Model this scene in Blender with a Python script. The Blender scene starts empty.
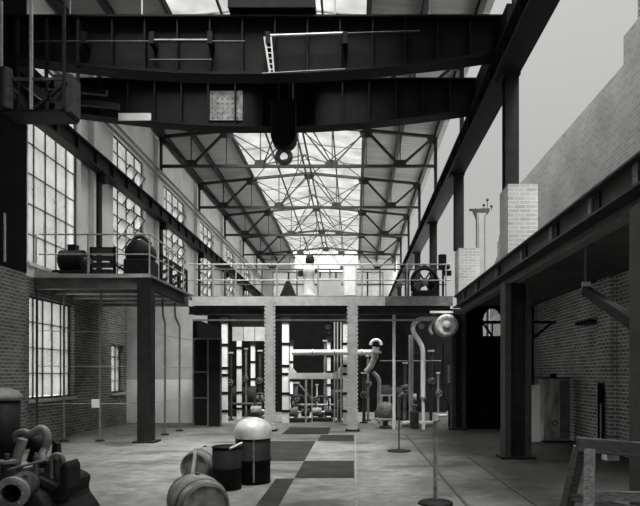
import bpy, math, random
from mathutils import Vector, Matrix
random.seed(7)
SC = bpy.context.scene
COL = SC.collection
PI = math.pi
EYE = 1.75
F, CX, CY = 600.0, 354.0, 374.0

# ------------------------------------------------------------------ materials
def nmat(name):
    m = bpy.data.materials.new(name); m.use_nodes = True
    nt = m.node_tree
    for n in list(nt.nodes): nt.nodes.remove(n)
    out = nt.nodes.new('ShaderNodeOutputMaterial')
    return m, nt, out

def g(v): return (v, v, v * 0.985, 1)

def mat(name, a, b=None, scale=3.0, rough=0.8, metal=0.0, spec=0.3, bump=0.0, detail=6, stretch=(1, 1, 1), lo=0.35, hi=0.65):
    m, nt, out = nmat(name)
    p = nt.nodes.new('ShaderNodeBsdfPrincipled')
    p.inputs['Roughness'].default_value = rough
    p.inputs['Metallic'].default_value = metal
    p.inputs['Specular IOR Level'].default_value = spec
    nt.links.new(p.outputs[0], out.inputs[0])
    if b is None: b = a * 0.75
    tc = nt.nodes.new('ShaderNodeTexCoord'); mp = nt.nodes.new('ShaderNodeMapping')
    mp.inputs['Scale'].default_value = stretch
    nz = nt.nodes.new('ShaderNodeTexNoise'); nz.inputs['Scale'].default_value = scale; nz.inputs['Detail'].default_value = detail
    cr = nt.nodes.new('ShaderNodeValToRGB')
    cr.color_ramp.elements[0].position = lo; cr.color_ramp.elements[1].position = hi
    cr.color_ramp.elements[0].color = g(b); cr.color_ramp.elements[1].color = g(a)
    nt.links.new(tc.outputs['Object'], mp.inputs[0]); nt.links.new(mp.outputs[0], nz.inputs['Vector'])
    nt.links.new(nz.outputs[0], cr.inputs[0]); nt.links.new(cr.outputs[0], p.inputs['Base Color'])
    if bump:
        bp = nt.nodes.new('ShaderNodeBump'); bp.inputs['Strength'].default_value = bump; bp.inputs['Distance'].default_value = 0.02
        nt.links.new(nz.outputs[0], bp.inputs['Height']); nt.links.new(bp.outputs[0], p.inputs['Normal'])
    return m

def brick(name, c1, c2, mortar, axis='x', sc=1.0, patch=0.35, ms=0.009):
    """brick courses on a wall whose normal is +-x (axis 'x') or +-y"""
    m, nt, out = nmat(name)
    p = nt.nodes.new('ShaderNodeBsdfPrincipled'); p.inputs['Roughness'].default_value = 0.9
    p.inputs['Specular IOR Level'].default_value = 0.15
    nt.links.new(p.outputs[0], out.inputs[0])
    geo = nt.nodes.new('ShaderNodeNewGeometry'); sep = nt.nodes.new('ShaderNodeSeparateXYZ')
    add = nt.nodes.new('ShaderNodeMath'); add.operation = 'ADD'
    cmb = nt.nodes.new('ShaderNodeCombineXYZ')
    nt.links.new(geo.outputs['Position'], sep.inputs[0])
    nt.links.new(sep.outputs[0], add.inputs[0]); nt.links.new(sep.outputs[1], add.inputs[1])
    nt.links.new(add.outputs[0], cmb.inputs[0]); nt.links.new(sep.outputs[2], cmb.inputs[1])
    bt = nt.nodes.new('ShaderNodeTexBrick')
    bt.inputs['Scale'].default_value = sc
    bt.inputs['Brick Width'].default_value = 0.235; bt.inputs['Row Height'].default_value = 0.085
    bt.inputs['Mortar Size'].default_value = ms; bt.inputs['Mortar Smooth'].default_value = 0.2
    bt.inputs['Color1'].default_value = g(c1); bt.inputs['Color2'].default_value = g(c2); bt.inputs['Mortar'].default_value = g(mortar)
    nt.links.new(cmb.outputs[0], bt.inputs['Vector'])
    nz = nt.nodes.new('ShaderNodeTexNoise'); nz.inputs['Scale'].default_value = 0.9; nz.inputs['Detail'].default_value = 7
    nt.links.new(geo.outputs['Position'], nz.inputs['Vector'])
    mr = nt.nodes.new('ShaderNodeMapRange'); mr.inputs[1].default_value = 0.3; mr.inputs[2].default_value = 0.7
    mr.inputs[3].default_value = 1 - patch; mr.inputs[4].default_value = 1 + patch * 0.5
    nt.links.new(nz.outputs[0], mr.inputs[0])
    mx = nt.nodes.new('ShaderNodeVectorMath'); mx.operation = 'SCALE'
    nt.links.new(bt.outputs['Color'], mx.inputs[0]); nt.links.new(mr.outputs[0], mx.inputs['Scale'])
    nt.links.new(mx.outputs[0], p.inputs['Base Color'])
    bp = nt.nodes.new('ShaderNodeBump'); bp.inputs['Strength'].default_value = 0.4; bp.inputs['Distance'].default_value = 0.01; bp.invert = True
    nt.links.new(bt.outputs['Fac'], bp.inputs['Height']); nt.links.new(bp.outputs[0], p.inputs['Normal'])
    return m

def glass(name, clear, dust, dcol=0.8, blotch=True):
    m, nt, out = nmat(name)
    tr = nt.nodes.new('ShaderNodeBsdfTransparent'); tr.inputs[0].default_value = g(clear)
    tl = nt.nodes.new('ShaderNodeBsdfTranslucent'); tl.inputs[0].default_value = g(dcol)
    gl = nt.nodes.new('ShaderNodeBsdfGlossy'); gl.inputs['Roughness'].default_value = 0.08; gl.inputs[0].default_value = g(0.6)
    mx = nt.nodes.new('ShaderNodeMixShader'); mx2 = nt.nodes.new('ShaderNodeMixShader'); mx2.inputs[0].default_value = 0.05
    if blotch:
        tc = nt.nodes.new('ShaderNodeTexCoord'); nz = nt.nodes.new('ShaderNodeTexNoise'); nz.inputs['Scale'].default_value = 1.3; nz.inputs['Detail'].default_value = 5
        mr = nt.nodes.new('ShaderNodeMapRange'); mr.inputs[1].default_value = 0.3; mr.inputs[2].default_value = 0.7
        mr.inputs[3].default_value = max(0, dust - 0.2); mr.inputs[4].default_value = min(1, dust + 0.2)
        nt.links.new(tc.outputs['Object'], nz.inputs['Vector']); nt.links.new(nz.outputs[0], mr.inputs[0]); nt.links.new(mr.outputs[0], mx.inputs[0])
    else:
        mx.inputs[0].default_value = dust
    nt.links.new(tr.outputs[0], mx.inputs[1]); nt.links.new(tl.outputs[0], mx.inputs[2])
    nt.links.new(mx.outputs[0], mx2.inputs[1]); nt.links.new(gl.outputs[0], mx2.inputs[2])
    nt.links.new(mx2.outputs[0], out.inputs[0])
    return m

def floor_mat():
    m, nt, out = nmat('concrete_floor')
    p = nt.nodes.new('ShaderNodeBsdfPrincipled'); p.inputs['Roughness'].default_value = 0.75; p.inputs['Specular IOR Level'].default_value = 0.25
    nt.links.new(p.outputs[0], out.inputs[0])
    geo = nt.nodes.new('ShaderNodeNewGeometry')
    def noise(sc, de, st=(1, 1, 1)):
        mp = nt.nodes.new('ShaderNodeMapping'); mp.inputs['Scale'].default_value = st
        n = nt.nodes.new('ShaderNodeTexNoise'); n.inputs['Scale'].default_value = sc; n.inputs['Detail'].default_value = de
        nt.links.new(geo.outputs['Position'], mp.inputs[0]); nt.links.new(mp.outputs[0], n.inputs['Vector'])
        return n
    def ramp(n, a, b, p0, p1):
        c = nt.nodes.new('ShaderNodeValToRGB'); e = c.color_ramp.elements
        e[0].position = p0; e[1].position = p1; e[0].color = g(a); e[1].color = g(b)
        nt.links.new(n.outputs[0], c.inputs[0]); return c
    big = ramp(noise(0.45, 8, (1, 0.6, 1)), 0.09, 0.2, 0.36, 0.62)
    fine = ramp(noise(5, 8), 0.7, 1.15, 0.3, 0.7)
    stain = ramp(noise(0.9, 6, (0.7, 1.2, 1)), 0.45, 1.0, 0.36, 0.47)
    def mul(a, b):
        v = nt.nodes.new('ShaderNodeVectorMath'); v.operation = 'MULTIPLY'
        nt.links.new(a.outputs[0], v.inputs[0]); nt.links.new(b.outputs[0], v.inputs[1]); return v
    # floor tone darkens towards the track side, with a noisy edge
    sp = nt.nodes.new('ShaderNodeSeparateXYZ'); nt.links.new(geo.outputs['Position'], sp.inputs[0])
    nz = noise(0.6, 6); ad = nt.nodes.new('ShaderNodeMath'); ad.operation = 'MULTIPLY_ADD'; ad.inputs[1].default_value = 3.0
    nt.links.new(nz.outputs[0], ad.inputs[0]); nt.links.new(sp.outputs[0], ad.inputs[2])
    er = nt.nodes.new('ShaderNodeMapRange'); er.inputs[1].default_value = 2.2; er.inputs[2].default_value = 3.8; er.inputs[3].default_value = 1.0; er.inputs[4].default_value = 0.24
    nt.links.new(ad.outputs[0], er.inputs[0])
    class W: outputs = er.outputs
    c = mul(mul(mul(big, fine), stain), W)
    nt.links.new(c.outputs[0], p.inputs['Base Color'])
    bp = nt.nodes.new('ShaderNodeBump'); bp.inputs['Strength'].default_value = 0.25; bp.inputs['Distance'].default_value = 0.02
    nt.links.new(fine.outputs[0], bp.inputs['Height']); nt.links.new(bp.outputs[0], p.inputs['Normal'])
    return m

def wood(name, a, b, scale=6, stretch=(1, 1, 1), rough=0.8):
    return mat(name, a, b, scale=scale, rough=rough, spec=0.2, bump=0.3, detail=8, stretch=stretch)

STEEL = mat('dark_steel', 0.02, 0.012, scale=4, rough=0.65, spec=0.12)
CRANE = mat('crane_black_paint', 0.008, 0.005, scale=3, rough=0.65, spec=0.08)
TRUSS = mat('truss_steel', 0.035, 0.022, scale=4, rough=0.7)
GREYSTEEL = mat('grey_painted_steel', 0.17, 0.11, scale=5, rough=0.55)
MIDSTEEL = mat('mid_grey_steel', 0.05, 0.03, scale=4, rough=0.6)
PALE = mat('pale_paint', 0.56, 0.44, scale=5, rough=0.55)
WHITE = mat('white_paint', 0.9, 0.82, scale=6, rough=0.5)
PIPE = mat('pale_pipe', 0.5, 0.36, scale=6, rough=0.45)
RAIL = mat('rail_pipe', 0.42, 0.3, scale=8, rough=0.4, metal=0.2)
IRON = mat('cast_iron', 0.045, 0.02, scale=7, rough=0.6, bump=0.3, spec=0.2)
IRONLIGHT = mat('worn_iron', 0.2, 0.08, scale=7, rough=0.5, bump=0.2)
BLACK = mat('black_iron', 0.012, 0.007, scale=5, rough=0.6, spec=0.12)
DARKWALL = mat('dark_wall', 0.009, 0.005, scale=2, rough=0.9, spec=0.05)  # very dark tone shared by several walls
PLASTER = mat('wall_plaster', 0.72, 0.6, scale=1.2, rough=0.9)
DADO = mat('pale_plaster', 0.85, 0.72, scale=2, rough=0.9)
GREYPL = mat('grey_plaster', 0.48, 0.36, scale=2, rough=0.9)
ROOF = mat('roof_boards', 0.3, 0.23, scale=1.0, rough=0.9, stretch=(0.3, 4, 1))
DECK = mat('deck_plate', 0.16, 0.1, scale=3, rough=0.8)
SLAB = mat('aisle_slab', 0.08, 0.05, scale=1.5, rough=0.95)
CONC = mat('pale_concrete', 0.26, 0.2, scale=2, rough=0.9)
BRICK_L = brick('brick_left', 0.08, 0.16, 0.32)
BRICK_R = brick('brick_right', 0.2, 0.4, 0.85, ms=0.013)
BRICK_U = brick('brick_upper', 0.27, 0.35, 0.42, patch=0.2)
BRICK_P = brick('brick_pier', 0.28, 0.36, 0.46, patch=0.2)
GLASSW = glass('dusty_window_glass', 0.7, 0.5, 0.38)
GLASSS = glass('skylight_glass', 0.97, 0.1, 0.28)
FLOOR = floor_mat()
BARREL = wood('barrel_wood', 0.22, 0.11, scale=9, stretch=(1, 1, 1))
TIMBER = wood('timber', 0.11, 0.05, scale=8, stretch=(1, 6, 6))
BEAMWOOD = wood('dark_timber', 0.05, 0.025, scale=8, stretch=(1, 6, 6))
HOOP = mat('hoop_iron', 0.1, 0.06, rough=0.55)
DOME = mat('galvanised_dome', 0.6, 0.3, scale=4, rough=0.35, metal=0.1, spec=0.5)
PAPER = mat('paper', 0.8, 0.7, scale=5)
PIT = mat('plate_iron', 0.03, 0.015, scale=2, rough=0.85, spec=0.1)
LOCKER = mat('locker_sheet', 0.5, 0.16, scale=2.2, rough=0.6, stretch=(2.5, 1, 0.6))

# ------------------------------------------------------------------ mesh builder
ORG = {}
class B:
    def __init__(s): s.v = []; s.f = []; s.sm = []
    def _add(s, vs, fs, smooth=False):
        o = len(s.v); s.v += [Vector(v) for v in vs]
        for f in fs: s.f.append([i + o for i in f]); s.sm.append(smooth)
    def box(s, x0, x1, y0, y1, z0, z1):
        vs = [(x, y, z) for x in (x0, x1) for y in (y0, y1) for z in (z0, z1)]
        s._add(vs, [(0, 1, 3, 2), (4, 6, 7, 5), (0, 4, 5, 1), (2, 3, 7, 6), (0, 2, 6, 4), (1, 5, 7, 3)]); return s
    def bar(s, p, q, w, h=None, up=(0, 0, 1)):
        h = h or w; p = Vector(p); q = Vector(q); d = (q - p).normalized(); u = Vector(up)
        if abs(d.dot(u)) > 0.99: u = Vector((0, 1, 0))
        a = d.cross(u).normalized(); b = a.cross(d).normalized()
        vs = [c + a * sx * w / 2 + b * sy * h / 2 for c in (p, q) for sx in (-1, 1) for sy in (-1, 1)]
        s._add(vs, [(0, 1, 3, 2), (4, 6, 7, 5), (0, 4, 5, 1), (2, 3, 7, 6), (0, 2, 6, 4), (1, 5, 7, 3)]); return s
    def ibeam(s, p, q, w, h, t=0.025):
        p = Vector(p); q = Vector(q); z = Vector((0, 0, 1))
        s.bar(p + z * (h / 2 - t / 2), q + z * (h / 2 - t / 2), w, t)
        s.bar(p - z * (h / 2 - t / 2), q - z * (h / 2 - t / 2), w, t)
        s.bar(p, q, t, h - 2 * t); return s
    def tube(s, pts, r, n=10, cap=True):
        pts = [Vector(p) for p in pts]
        T = []
        for i in range(len(pts)):
            a = pts[max(i - 1, 0)]; b = pts[min(i + 1, len(pts) - 1)]; T.append((b - a).normalized())
        u = Vector((0, 0, 1)) if abs(T[0].z) < 0.9 else Vector((0, 1, 0))
        nrm = T[0].cross(u).normalized(); rings = []
        for i, p in enumerate(pts):
            nrm = (nrm - T[i] * nrm.dot(T[i])).normalized(); bi = T[i].cross(nrm)
            ri = r[i] if isinstance(r, (list, tuple)) else r
            rings.append([p + (nrm * math.cos(2 * PI * k / n) + bi * math.sin(2 * PI * k / n)) * ri for k in range(n)])
        vs = [v for R in rings for v in R]; fs = []
        for i in range(len(pts) - 1):
            for k in range(n):
                fs.append((i * n + k, i * n + (k + 1) % n, (i + 1) * n + (k + 1) % n, (i + 1) * n + k))
        s._add(vs, fs, True)
        if cap:
            s._add(rings[0], [tuple(range(n))[::-1]]); s._add(rings[-1], [tuple(range(n))])
        return s
    def lathe(s, prof, c, axis=(0, 0, 1), n=24, smooth=True):
        """prof: list of (radius, distance along axis)"""
        c = Vector(c); ax = Vector(axis).normalized(); u = Vector((0, 0, 1)) if abs(ax.z) < 0.9 else Vector((0, 1, 0))
        a = ax.cross(u).normalized(); b = ax.cross(a)
        vs = []; fs = []
        for r, t in prof:
            for k in range(n):
                th = 2 * PI * k / n; vs.append(c + ax * t + (a * math.cos(th) + b * math.sin(th)) * max(r, 1e-4))
        for i in range(len(prof) - 1):
            for k in range(n):
                fs.append((i * n + k, i * n + (k + 1) % n, (i + 1) * n + (k + 1) % n, (i + 1) * n + k))
        s._add(vs, fs, smooth)
        return s
    def ball(s, c, r, n=16, sq=1.0):
        pr = [(r * math.sin(PI * i / 10), -r * sq * math.cos(PI * i / 10)) for i in range(11)]
        return s.lathe(pr, c, (0, 0, 1), n)
    def cyl(s, p, q, r, n=16, r2=None):
        p = Vector(p); q = Vector(q); L = (q - p).length; r2 = r if r2 is None else r2
        s.lathe([(r, 0), (r2, L)], p, q - p, n, True)
        s.lathe([(0, 0), (r, 0)], p, q - p, n, False); s.lathe([(r2, L), (0, L)], p, q - p, n, False)
        return s
    def prism(s, poly, y0, y1):
        """poly in (x,z), extruded along y"""
        n = len(poly); vs = [(x, y0, z) for x, z in poly] + [(x, y1, z) for x, z in poly]
        fs = [tuple(range(n)), tuple(range(2 * n - 1, n - 1, -1))] + [(i, i + n, (i + 1) % n + n, (i + 1) % n) for i in range(n)]
        s._add(vs, fs); return s
    def prismx(s, poly, x0, x1):
        """poly in (y,z), extruded along x"""
        n = len(poly); vs = [(x0, y, z) for y, z in poly] + [(x1, y, z) for y, z in poly]
        fs = [tuple(range(n)), tuple(range(2 * n - 1, n - 1, -1))] + [(i, i + n, (i + 1) % n + n, (i + 1) % n) for i in range(n)]
        s._add(vs, fs); return s
    def rivets(s, pts, r=0.02, d=(0, -1, 0)):
        for p in pts: s.lathe([(r, 0), (r * 0.7, r * 0.6), (0, r * 0.8)], p, d, 6)
        return s
    def _teeth(s, xx):
        for k in range(32):
            for q in (-1, 1): s.box(xx + q * .155 - .018, xx + q * .155 + .018, 18.345, 18.355, .1 + .125 * k, .165 + .125 * k)
        return s
    def build(s, name, m, parent=None, bevel=0.0):
        import bmesh
        if parent is not None: o = ORG[parent.name]
        else:
            xs = [v.x for v in s.v]; ys = [v.y for v in s.v]; zs = [v.z for v in s.v]
            o = Vector(((min(xs) + max(xs)) / 2, (min(ys) + max(ys)) / 2, min(zs)))
        me = bpy.data.meshes.new(name)
        me.from_pydata([v - o for v in s.v], [], s.f); me.update()
        for p, sm in zip(me.polygons, s.sm): p.use_smooth = sm
        bm = bmesh.new(); bm.from_mesh(me); bmesh.ops.recalc_face_normals(bm, faces=bm.faces); bm.to_mesh(me); bm.free()
        me.materials.append(m)
        ob = bpy.data.objects.new(name, me); COL.objects.link(ob)
        if parent is not None: ob.parent = parent; ORG[ob.name] = o
        else: ob.location = o; ORG[ob.name] = o
        if bevel:
            md = ob.modifiers.new('Bevel', 'BEVEL'); md.width = bevel; md.segments = 2; md.limit_method = 'ANGLE'
        return ob

def tag(o, label, cat, group=None):
    o['label'] = label; o['category'] = cat
    if group: o['group'] = group
    return o
def thing(name, label, cat, loc, group=None):
    o = bpy.data.objects.new(name, None); COL.objects.link(o); o.location = loc
    ORG[o.name] = Vector(loc); o.empty_display_size = 0.2
    return tag(o, label, cat, group)
def struct(o): o['kind'] = 'structure'; return o
def dup(root, delta, label=None, group=None):
    r = root.copy(); COL.objects.link(r); r.location = Vector(root.location) + Vector(delta)
    ORG[r.name] = Vector(r.location)
    if label: r['label'] = label
    if group: r['group'] = group
    for ch in list(root.children):
        c = ch.copy(); COL.objects.link(c); c.parent = r
        for gch in list(ch.children):
            d = gch.copy(); COL.objects.link(d); d.parent = c
    return r
def P(x, y, d): return Vector(((x - CX) / F * d, d, EYE + (CY - y) / F * d))
def X(x, d): return (x - CX) / F * d
def Z(y, d): return EYE + (CY - y) / F * d
def arc(c, r, a0, a1, n, u, v):
    c = Vector(c); u = Vector(u); v = Vector(v)
    return [c + u * (r * math.cos(a0 + (a1 - a0) * i / n)) + v * (r * math.sin(a0 + (a1 - a0) * i / n)) for i in range(n + 1)]
def smooth_path(pts, k=4):
    pts = [Vector(p) for p in pts]; out = []
    for i in range(len(pts) - 1):
        p0 = pts[max(i - 1, 0)]; p1 = pts[i]; p2 = pts[i + 1]; p3 = pts[min(i + 2, len(pts) - 1)]
        for j in range(k):
            t = j / k
            out.append(0.5 * ((2 * p1) + (p2 - p0) * t + (2 * p0 - 5 * p1 + 4 * p2 - p3) * t * t + (3 * p1 - p0 - 3 * p2 + p3) * t ** 3))
    out.append(pts[-1]); return out

# ------------------------------------------------------------------ camera and sky
cam = bpy.data.cameras.new('camera'); co = bpy.data.objects.new('camera', cam); COL.objects.link(co)
co.location = (0, 0, EYE); co.rotation_euler = (PI / 2, 0, 0)
cam.sensor_fit = 'HORIZONTAL'; cam.sensor_width = 36; cam.lens = 36 * F / 640
cam.shift_x = -(CX - 320) / 640; cam.shift_y = (CY - 253) / 640
cam.clip_end = 300
SC.camera = co
w = bpy.data.worlds.new('overcast_sky'); SC.world = w; w.use_nodes = True
nt = w.node_tree
for n in list(nt.nodes): nt.nodes.remove(n)
wo = nt.nodes.new('ShaderNodeOutputWorld'); bg = nt.nodes.new('ShaderNodeBackground')
tc = nt.nodes.new('ShaderNodeTexCoord'); sp = nt.nodes.new('ShaderNodeSeparateXYZ'); cr = nt.nodes.new('ShaderNodeValToRGB')
nt.links.new(tc.outputs['Generated'], sp.inputs[0]); nt.links.new(sp.outputs[2], cr.inputs[0])
e = cr.color_ramp.elements
e[0].position = 0.0; e[0].color = g(0.4); e[1].position = 0.62; e[1].color = g(0.52)
x = e.new(1.0); x.color = g(1.0)
x = e.new(0.3); x.color = g(0.415)
nt.links.new(cr.outputs[0], bg.inputs[0])
# an overcast sky grows brighter towards the zenith, and towards the sun's side behind the camera
def maprange(src, a, b_, c, d_):
    mr = nt.nodes.new('ShaderNodeMapRange'); mr.interpolation_type = 'SMOOTHSTEP'
    for k, v in enumerate((a, b_, c, d_)): mr.inputs[k + 1].default_value = v
    nt.links.new(src, mr.inputs[0]); return mr
zen = maprange(sp.outputs[2], 0.55, 0.95, 1.0, 11.5); sunside = maprange(sp.outputs[1], 0.1, -0.6, 1.0, 1.15)
ml = nt.nodes.new('ShaderNodeMath'); ml.operation = 'MULTIPLY'
nt.links.new(zen.outputs[0], ml.inputs[0]); nt.links.new(sunside.outputs[0], ml.inputs[1]); nt.links.new(ml.outputs[0], bg.inputs['Strength'])
nt.links.new(bg.outputs[0], wo.inputs[0])
sl = bpy.data.lights.new('sun', 'SUN'); sl.energy = 8.5; sl.angle = math.radians(28)
so = bpy.data.objects.new('sun', sl); COL.objects.link(so); so.location = (0, -20, 40)
so.rotation_euler = Vector((-.04, math.cos(math.radians(63)), -math.sin(math.radians(63)))).to_track_quat('-Z', 'Y').to_euler()
vs = SC.view_settings; vs.view_transform = 'Standard'; vs.look = 'None'; vs.gamma = 1; vs.exposure = 0.25; vs.use_curve_mapping = False

# ------------------------------------------------------------------ setting
TR = [12.5, 18.7, 24.7, 30.8, 36.9, 43.0, 49.0]
WX = -8.15      # inner face of the left wall
END = 53.0
# floor with sunk pits
pits = [(-1.0, 0.0, 10.1, 12.05), (-0.95, 0.0, 15.7, 17.2), (-2.4, -1.0, 12.05, 15.6), (-2.1, -0.75, 17.4, 19.6), (-1.3, -1.0, 6.4, 10.0)]
fl = struct(B().box(-9, 8, -3, 28, -.15, 0).build('floor', FLOOR))
for p, lab in zip(pits, ('dark iron plate in the floor, foremost right one in the pale strip', 'dark iron plate in the floor, nearest the portal in the pale strip', 'large dark iron plate in the floor right behind the domed drum', 'dark iron plate in the floor before the portal and pale posts', 'long dark iron plate in the foreground floor right of the drums')):
    tag(B().box(p[0], p[1], p[2], p[3], 0, 0.008).build('floor_plate', PIT), lab, 'plate', 'dark plates in the floor')
b = B(); b.box(0.02, 0.05, 4, 17.4, 0.0, 0.004); b.build('joint_strip', IRONLIGHT, fl)
for xx, lb in ((1.5, 'left'), (2.42, 'right')):
    tag(B().box(xx - 0.022, xx + 0.022, 3.0, 17.5, 0.0, 0.01).build('floor_rail', IRON), f'dark steel track rail sunk in the concrete floor, {lb} one of the pair', 'rail', 'track rails in the floor')

# left wall: piers between windows, spandrels
upw = [(15.0, 17.9), (20.3, 23.5), (25.7, 29.2), (31.2, 35.0), (37.4, 41.2), (43.6, 47.4)]
WZ0, WZ1 = 4.55, 10.0
WT = -8.5
b = B(); yy = 3.0
for a, c in upw + [(END, None)]:
    b.box(WT, WX, yy, a, 4.2, 11.6)
    if c: b.box(WT, WX, a, c, 4.2, WZ0); b.box(WT, WX, a, c, WZ1, 11.6); yy = c
struct(b.build('wall_left', PLASTER))
low = [(15.05, 17.5, 1.1, 3.75), (20.15, 21.25, 1.1, 2.75)]
b = B(); yy = 3.0
for a, c, z0, z1 in low:
    b.box(WT, WX, yy, a, 0, 4.2); b.box(WT, WX, a, c, 0, z0); b.box(WT, WX, a, c, z1, 4.2); yy = c
b.box(WT, WX, yy, 28, 0, 4.2)
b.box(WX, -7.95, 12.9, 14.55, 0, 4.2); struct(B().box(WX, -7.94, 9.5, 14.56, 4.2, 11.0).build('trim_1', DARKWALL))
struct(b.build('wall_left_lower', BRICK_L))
b = B()
for t in TR[1:]: b.box(WX, -7.98, t - 0.28, t + 0.28, 4.2, 11.3)
struct(b.build('trim_2', PLASTER))

def left_window(n, y0, y1, z0, z1, cols, rows, open_cells=(), arch=False):
    fr = B(); X0, X1 = -8.36, -8.3; t = 0.05
    fr.box(X0, X1, y0, y0 + t, z0, z1).box(X0, X1, y1 - t, y1, z0, z1).box(X0, X1, y0, y1, z0, z0 + t).box(X0, X1, y0, y1, z1 - t, z1)
    dy = (y1 - y0) / cols; dz = (z1 - z0) / rows
    for i in range(1, cols): fr.box(X0, X1, y0 + i * dy - .011, y0 + i * dy + .011, z0, z1)
    for j in range(1, rows): fr.box(X0, X1, y0, y1, z0 + j * dz - .011, z0 + j * dz + .011)
    if arch:
        ap = [(y0, z1), (y0, z1 - .25)] + [((y0 + y1) / 2 - (y1 - y0) / 2 * math.cos(PI * k / 8), z1 - .25 + .25 * math.sin(PI * k / 8)) for k in range(9)] + [(y1, z1)]
        fr.prismx(ap, -8.4, -8.2)
    f = struct(fr.build(f'window_{n}', MIDSTEEL))
    gb = B(); ob = B(); ofr = B()
    for i in range(cols):
        for j in range(rows):
            ya, yb = y0 + i * dy, y0 + (i + 1) * dy; za, zb = z0 + j * dz, z0 + (j + 1) * dz
            if (i, j) in open_cells:
                th = 0.6; zc = (za + zb) / 2; h = (zb - za) / 2 * 0.96
                p0 = Vector((-8.33 - math.sin(th) * h, 0, zc - math.cos(th) * h)); p1 = Vector((-8.33 + math.sin(th) * h, 0, zc + math.cos(th) * h))
                ob._add([(p0.x, ya + .02, p0.z), (p0.x, yb - .02, p0.z), (p1.x, yb - .02, p1.z), (p1.x, ya + .02, p1.z)], [(0, 1, 2, 3)])
                for q in (ya + .02, yb - .02): ofr.bar((p0.x, q, p0.z), (p1.x, q, p1.z), .03)
                for q in (p0, p1): ofr.bar((q.x, ya + .02, q.z), (q.x, yb - .02, q.z), .03)
            else:
                gb._add([(-8.33, ya, za), (-8.33, yb, za), (-8.33, yb, zb), (-8.33, ya, zb)], [(0, 1, 2, 3)])
    gb.build('glass', GLASSW, f)
    if open_cells:
        s = ofr.build('open_sash', STEEL, f); ob.build('sash_glass', GLASSW, s)
    sl = B().box(WT, WX + .06, y0 - .05, y1 + .05, z0 - .08, z0); sl.build('sill', PLASTER if z0 > 4 else GREYPL, f)
n = 1
for k, (a, c) in enumerate(upw):
    cells = {(i, j) for i in (1, 2, 3) for j in range(1, 9) if (i + j) % 3 != 0} if k >= 1 else set()
    left_window(n, a, c, WZ0, WZ1, 5 if k == 0 else 4, 7 if k == 0 else 10, cells); n += 1
left_window(n, low[0][0], low[0][1], low[0][2], low[0][3], 5, 4); n += 1
left_window(n, low[1][0], low[1][1], low[1][2], low[1][3], 3, 4, arch=True); n += 1

struct(B().box(-8.5, 3.75, -3.3, -3.0, 0, 12.6).box(-8.5, -8.15, -3.0, 3.0, 0, 11.6).build('added_wall_front', GREYPL))  # unseen wall behind the camera, added to cut front light on the foreground
# roof: two boarded slopes and the glazed ridge between
def roofz(x): return 12.3 - abs(x + 2.3) * 0.1
SK0, SK1 = -5.25, 0.45
def slope(x0, x1, y0, y1, t=0.08):
    bb = B(); z0, z1 = roofz(x0), roofz(x1)
    bb.prism([(x0, z0), (x1, z1), (x1, z1 + t), (x0, z0 + t)], y0, y1); return bb
struct(slope(-8.6, SK0, -3.3, END).build('ceiling_left', ROOF))
SKY0 = 5.0   # unseen roof in front of this, boarded over to darken the foreground
q = slope(SK0, -2.3, -3.3, SKY0); z0, z1 = roofz(-2.3), roofz(SK1)
q.prism([(-2.3, z0), (SK1, z1), (SK1, z1 + .08), (-2.3, z0 + .08)], -3.3, SKY0)
struct(q.build('unseen_ceiling_front', ROOF))
struct(slope(SK1, 3.75, -3.3, END).build('ceiling_right', ROOF))
fr = B()
yy = SKY0
while yy < END + .1:
    fr.bar((SK0, yy, roofz(SK0) + .04), (-2.3, yy, roofz(-2.3) + .04), .035, .05); fr.bar((-2.3, yy, roofz(-2.3) + .04), (SK1, yy, roofz(SK1) + .04), .035, .05)
    yy += 2.05
for xx in (SK0, SK1): fr.bar((xx, SKY0, roofz(xx) + .04), (xx, END, roofz(xx) + .04), .1, .12)
sk = struct(fr.build('skylight', GREYSTEEL))
gb = B()
for x0, x1 in ((SK0, -2.3), (-2.3, SK1)):
    gb._add([(x0, SKY0, roofz(x0) + .05), (x1, SKY0, roofz(x1) + .05), (x1, END, roofz(x1) + .05), (x0, END, roofz(x0) + .05)], [(0, 1, 2, 3)])
gb.build('glass', GLASSS, sk)
for xx, lb, wd, hh, m_ in ((-6.75, 'midway across the left boarded roof slope', .16, .2, TRUSS), (-5.22, 'along the left edge of the glazed skylight', .1, .16, TRUSS), (-3.8, 'slender one under the left half of the skylight glass', .06, .08, TRUSS),
                          (-0.9, 'slender one under the right half of the skylight glass', .06, .08, TRUSS), (0.42, 'along the right edge of the glazed skylight', .14, .22, TRUSS), (1.95, 'midway across the right boarded roof slope', .16, .2, TRUSS), (3.4, 'at the right eave over the open side', .16, .24, TRUSS), (-7.9, 'at the left eave against the wall', .18, .24, TRUSS)):
    bb = B(); z = roofz(xx) - hh / 2 - .005
    bb.ibeam((xx, -1, z), (xx, END - .1, z), wd, hh, .02)
    tag(bb.build('roof_purlin', m_), f'long dark steel roof purlin, {lb}', 'beam', 'roof purlins')
# pale cornice lines on the left wall
for zz, lb in ((9.98, 'upper'), (9.72, 'lower')):
    tag(B().tube([(-7.86, 14.0, zz), (-7.86, END - .2, zz)], .05, 8).build('wall_pipe', GREYSTEEL), f'grey pipe running along the head of the left wall windows, {lb} of two', 'pipe', 'pipes along the left wall head')

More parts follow.
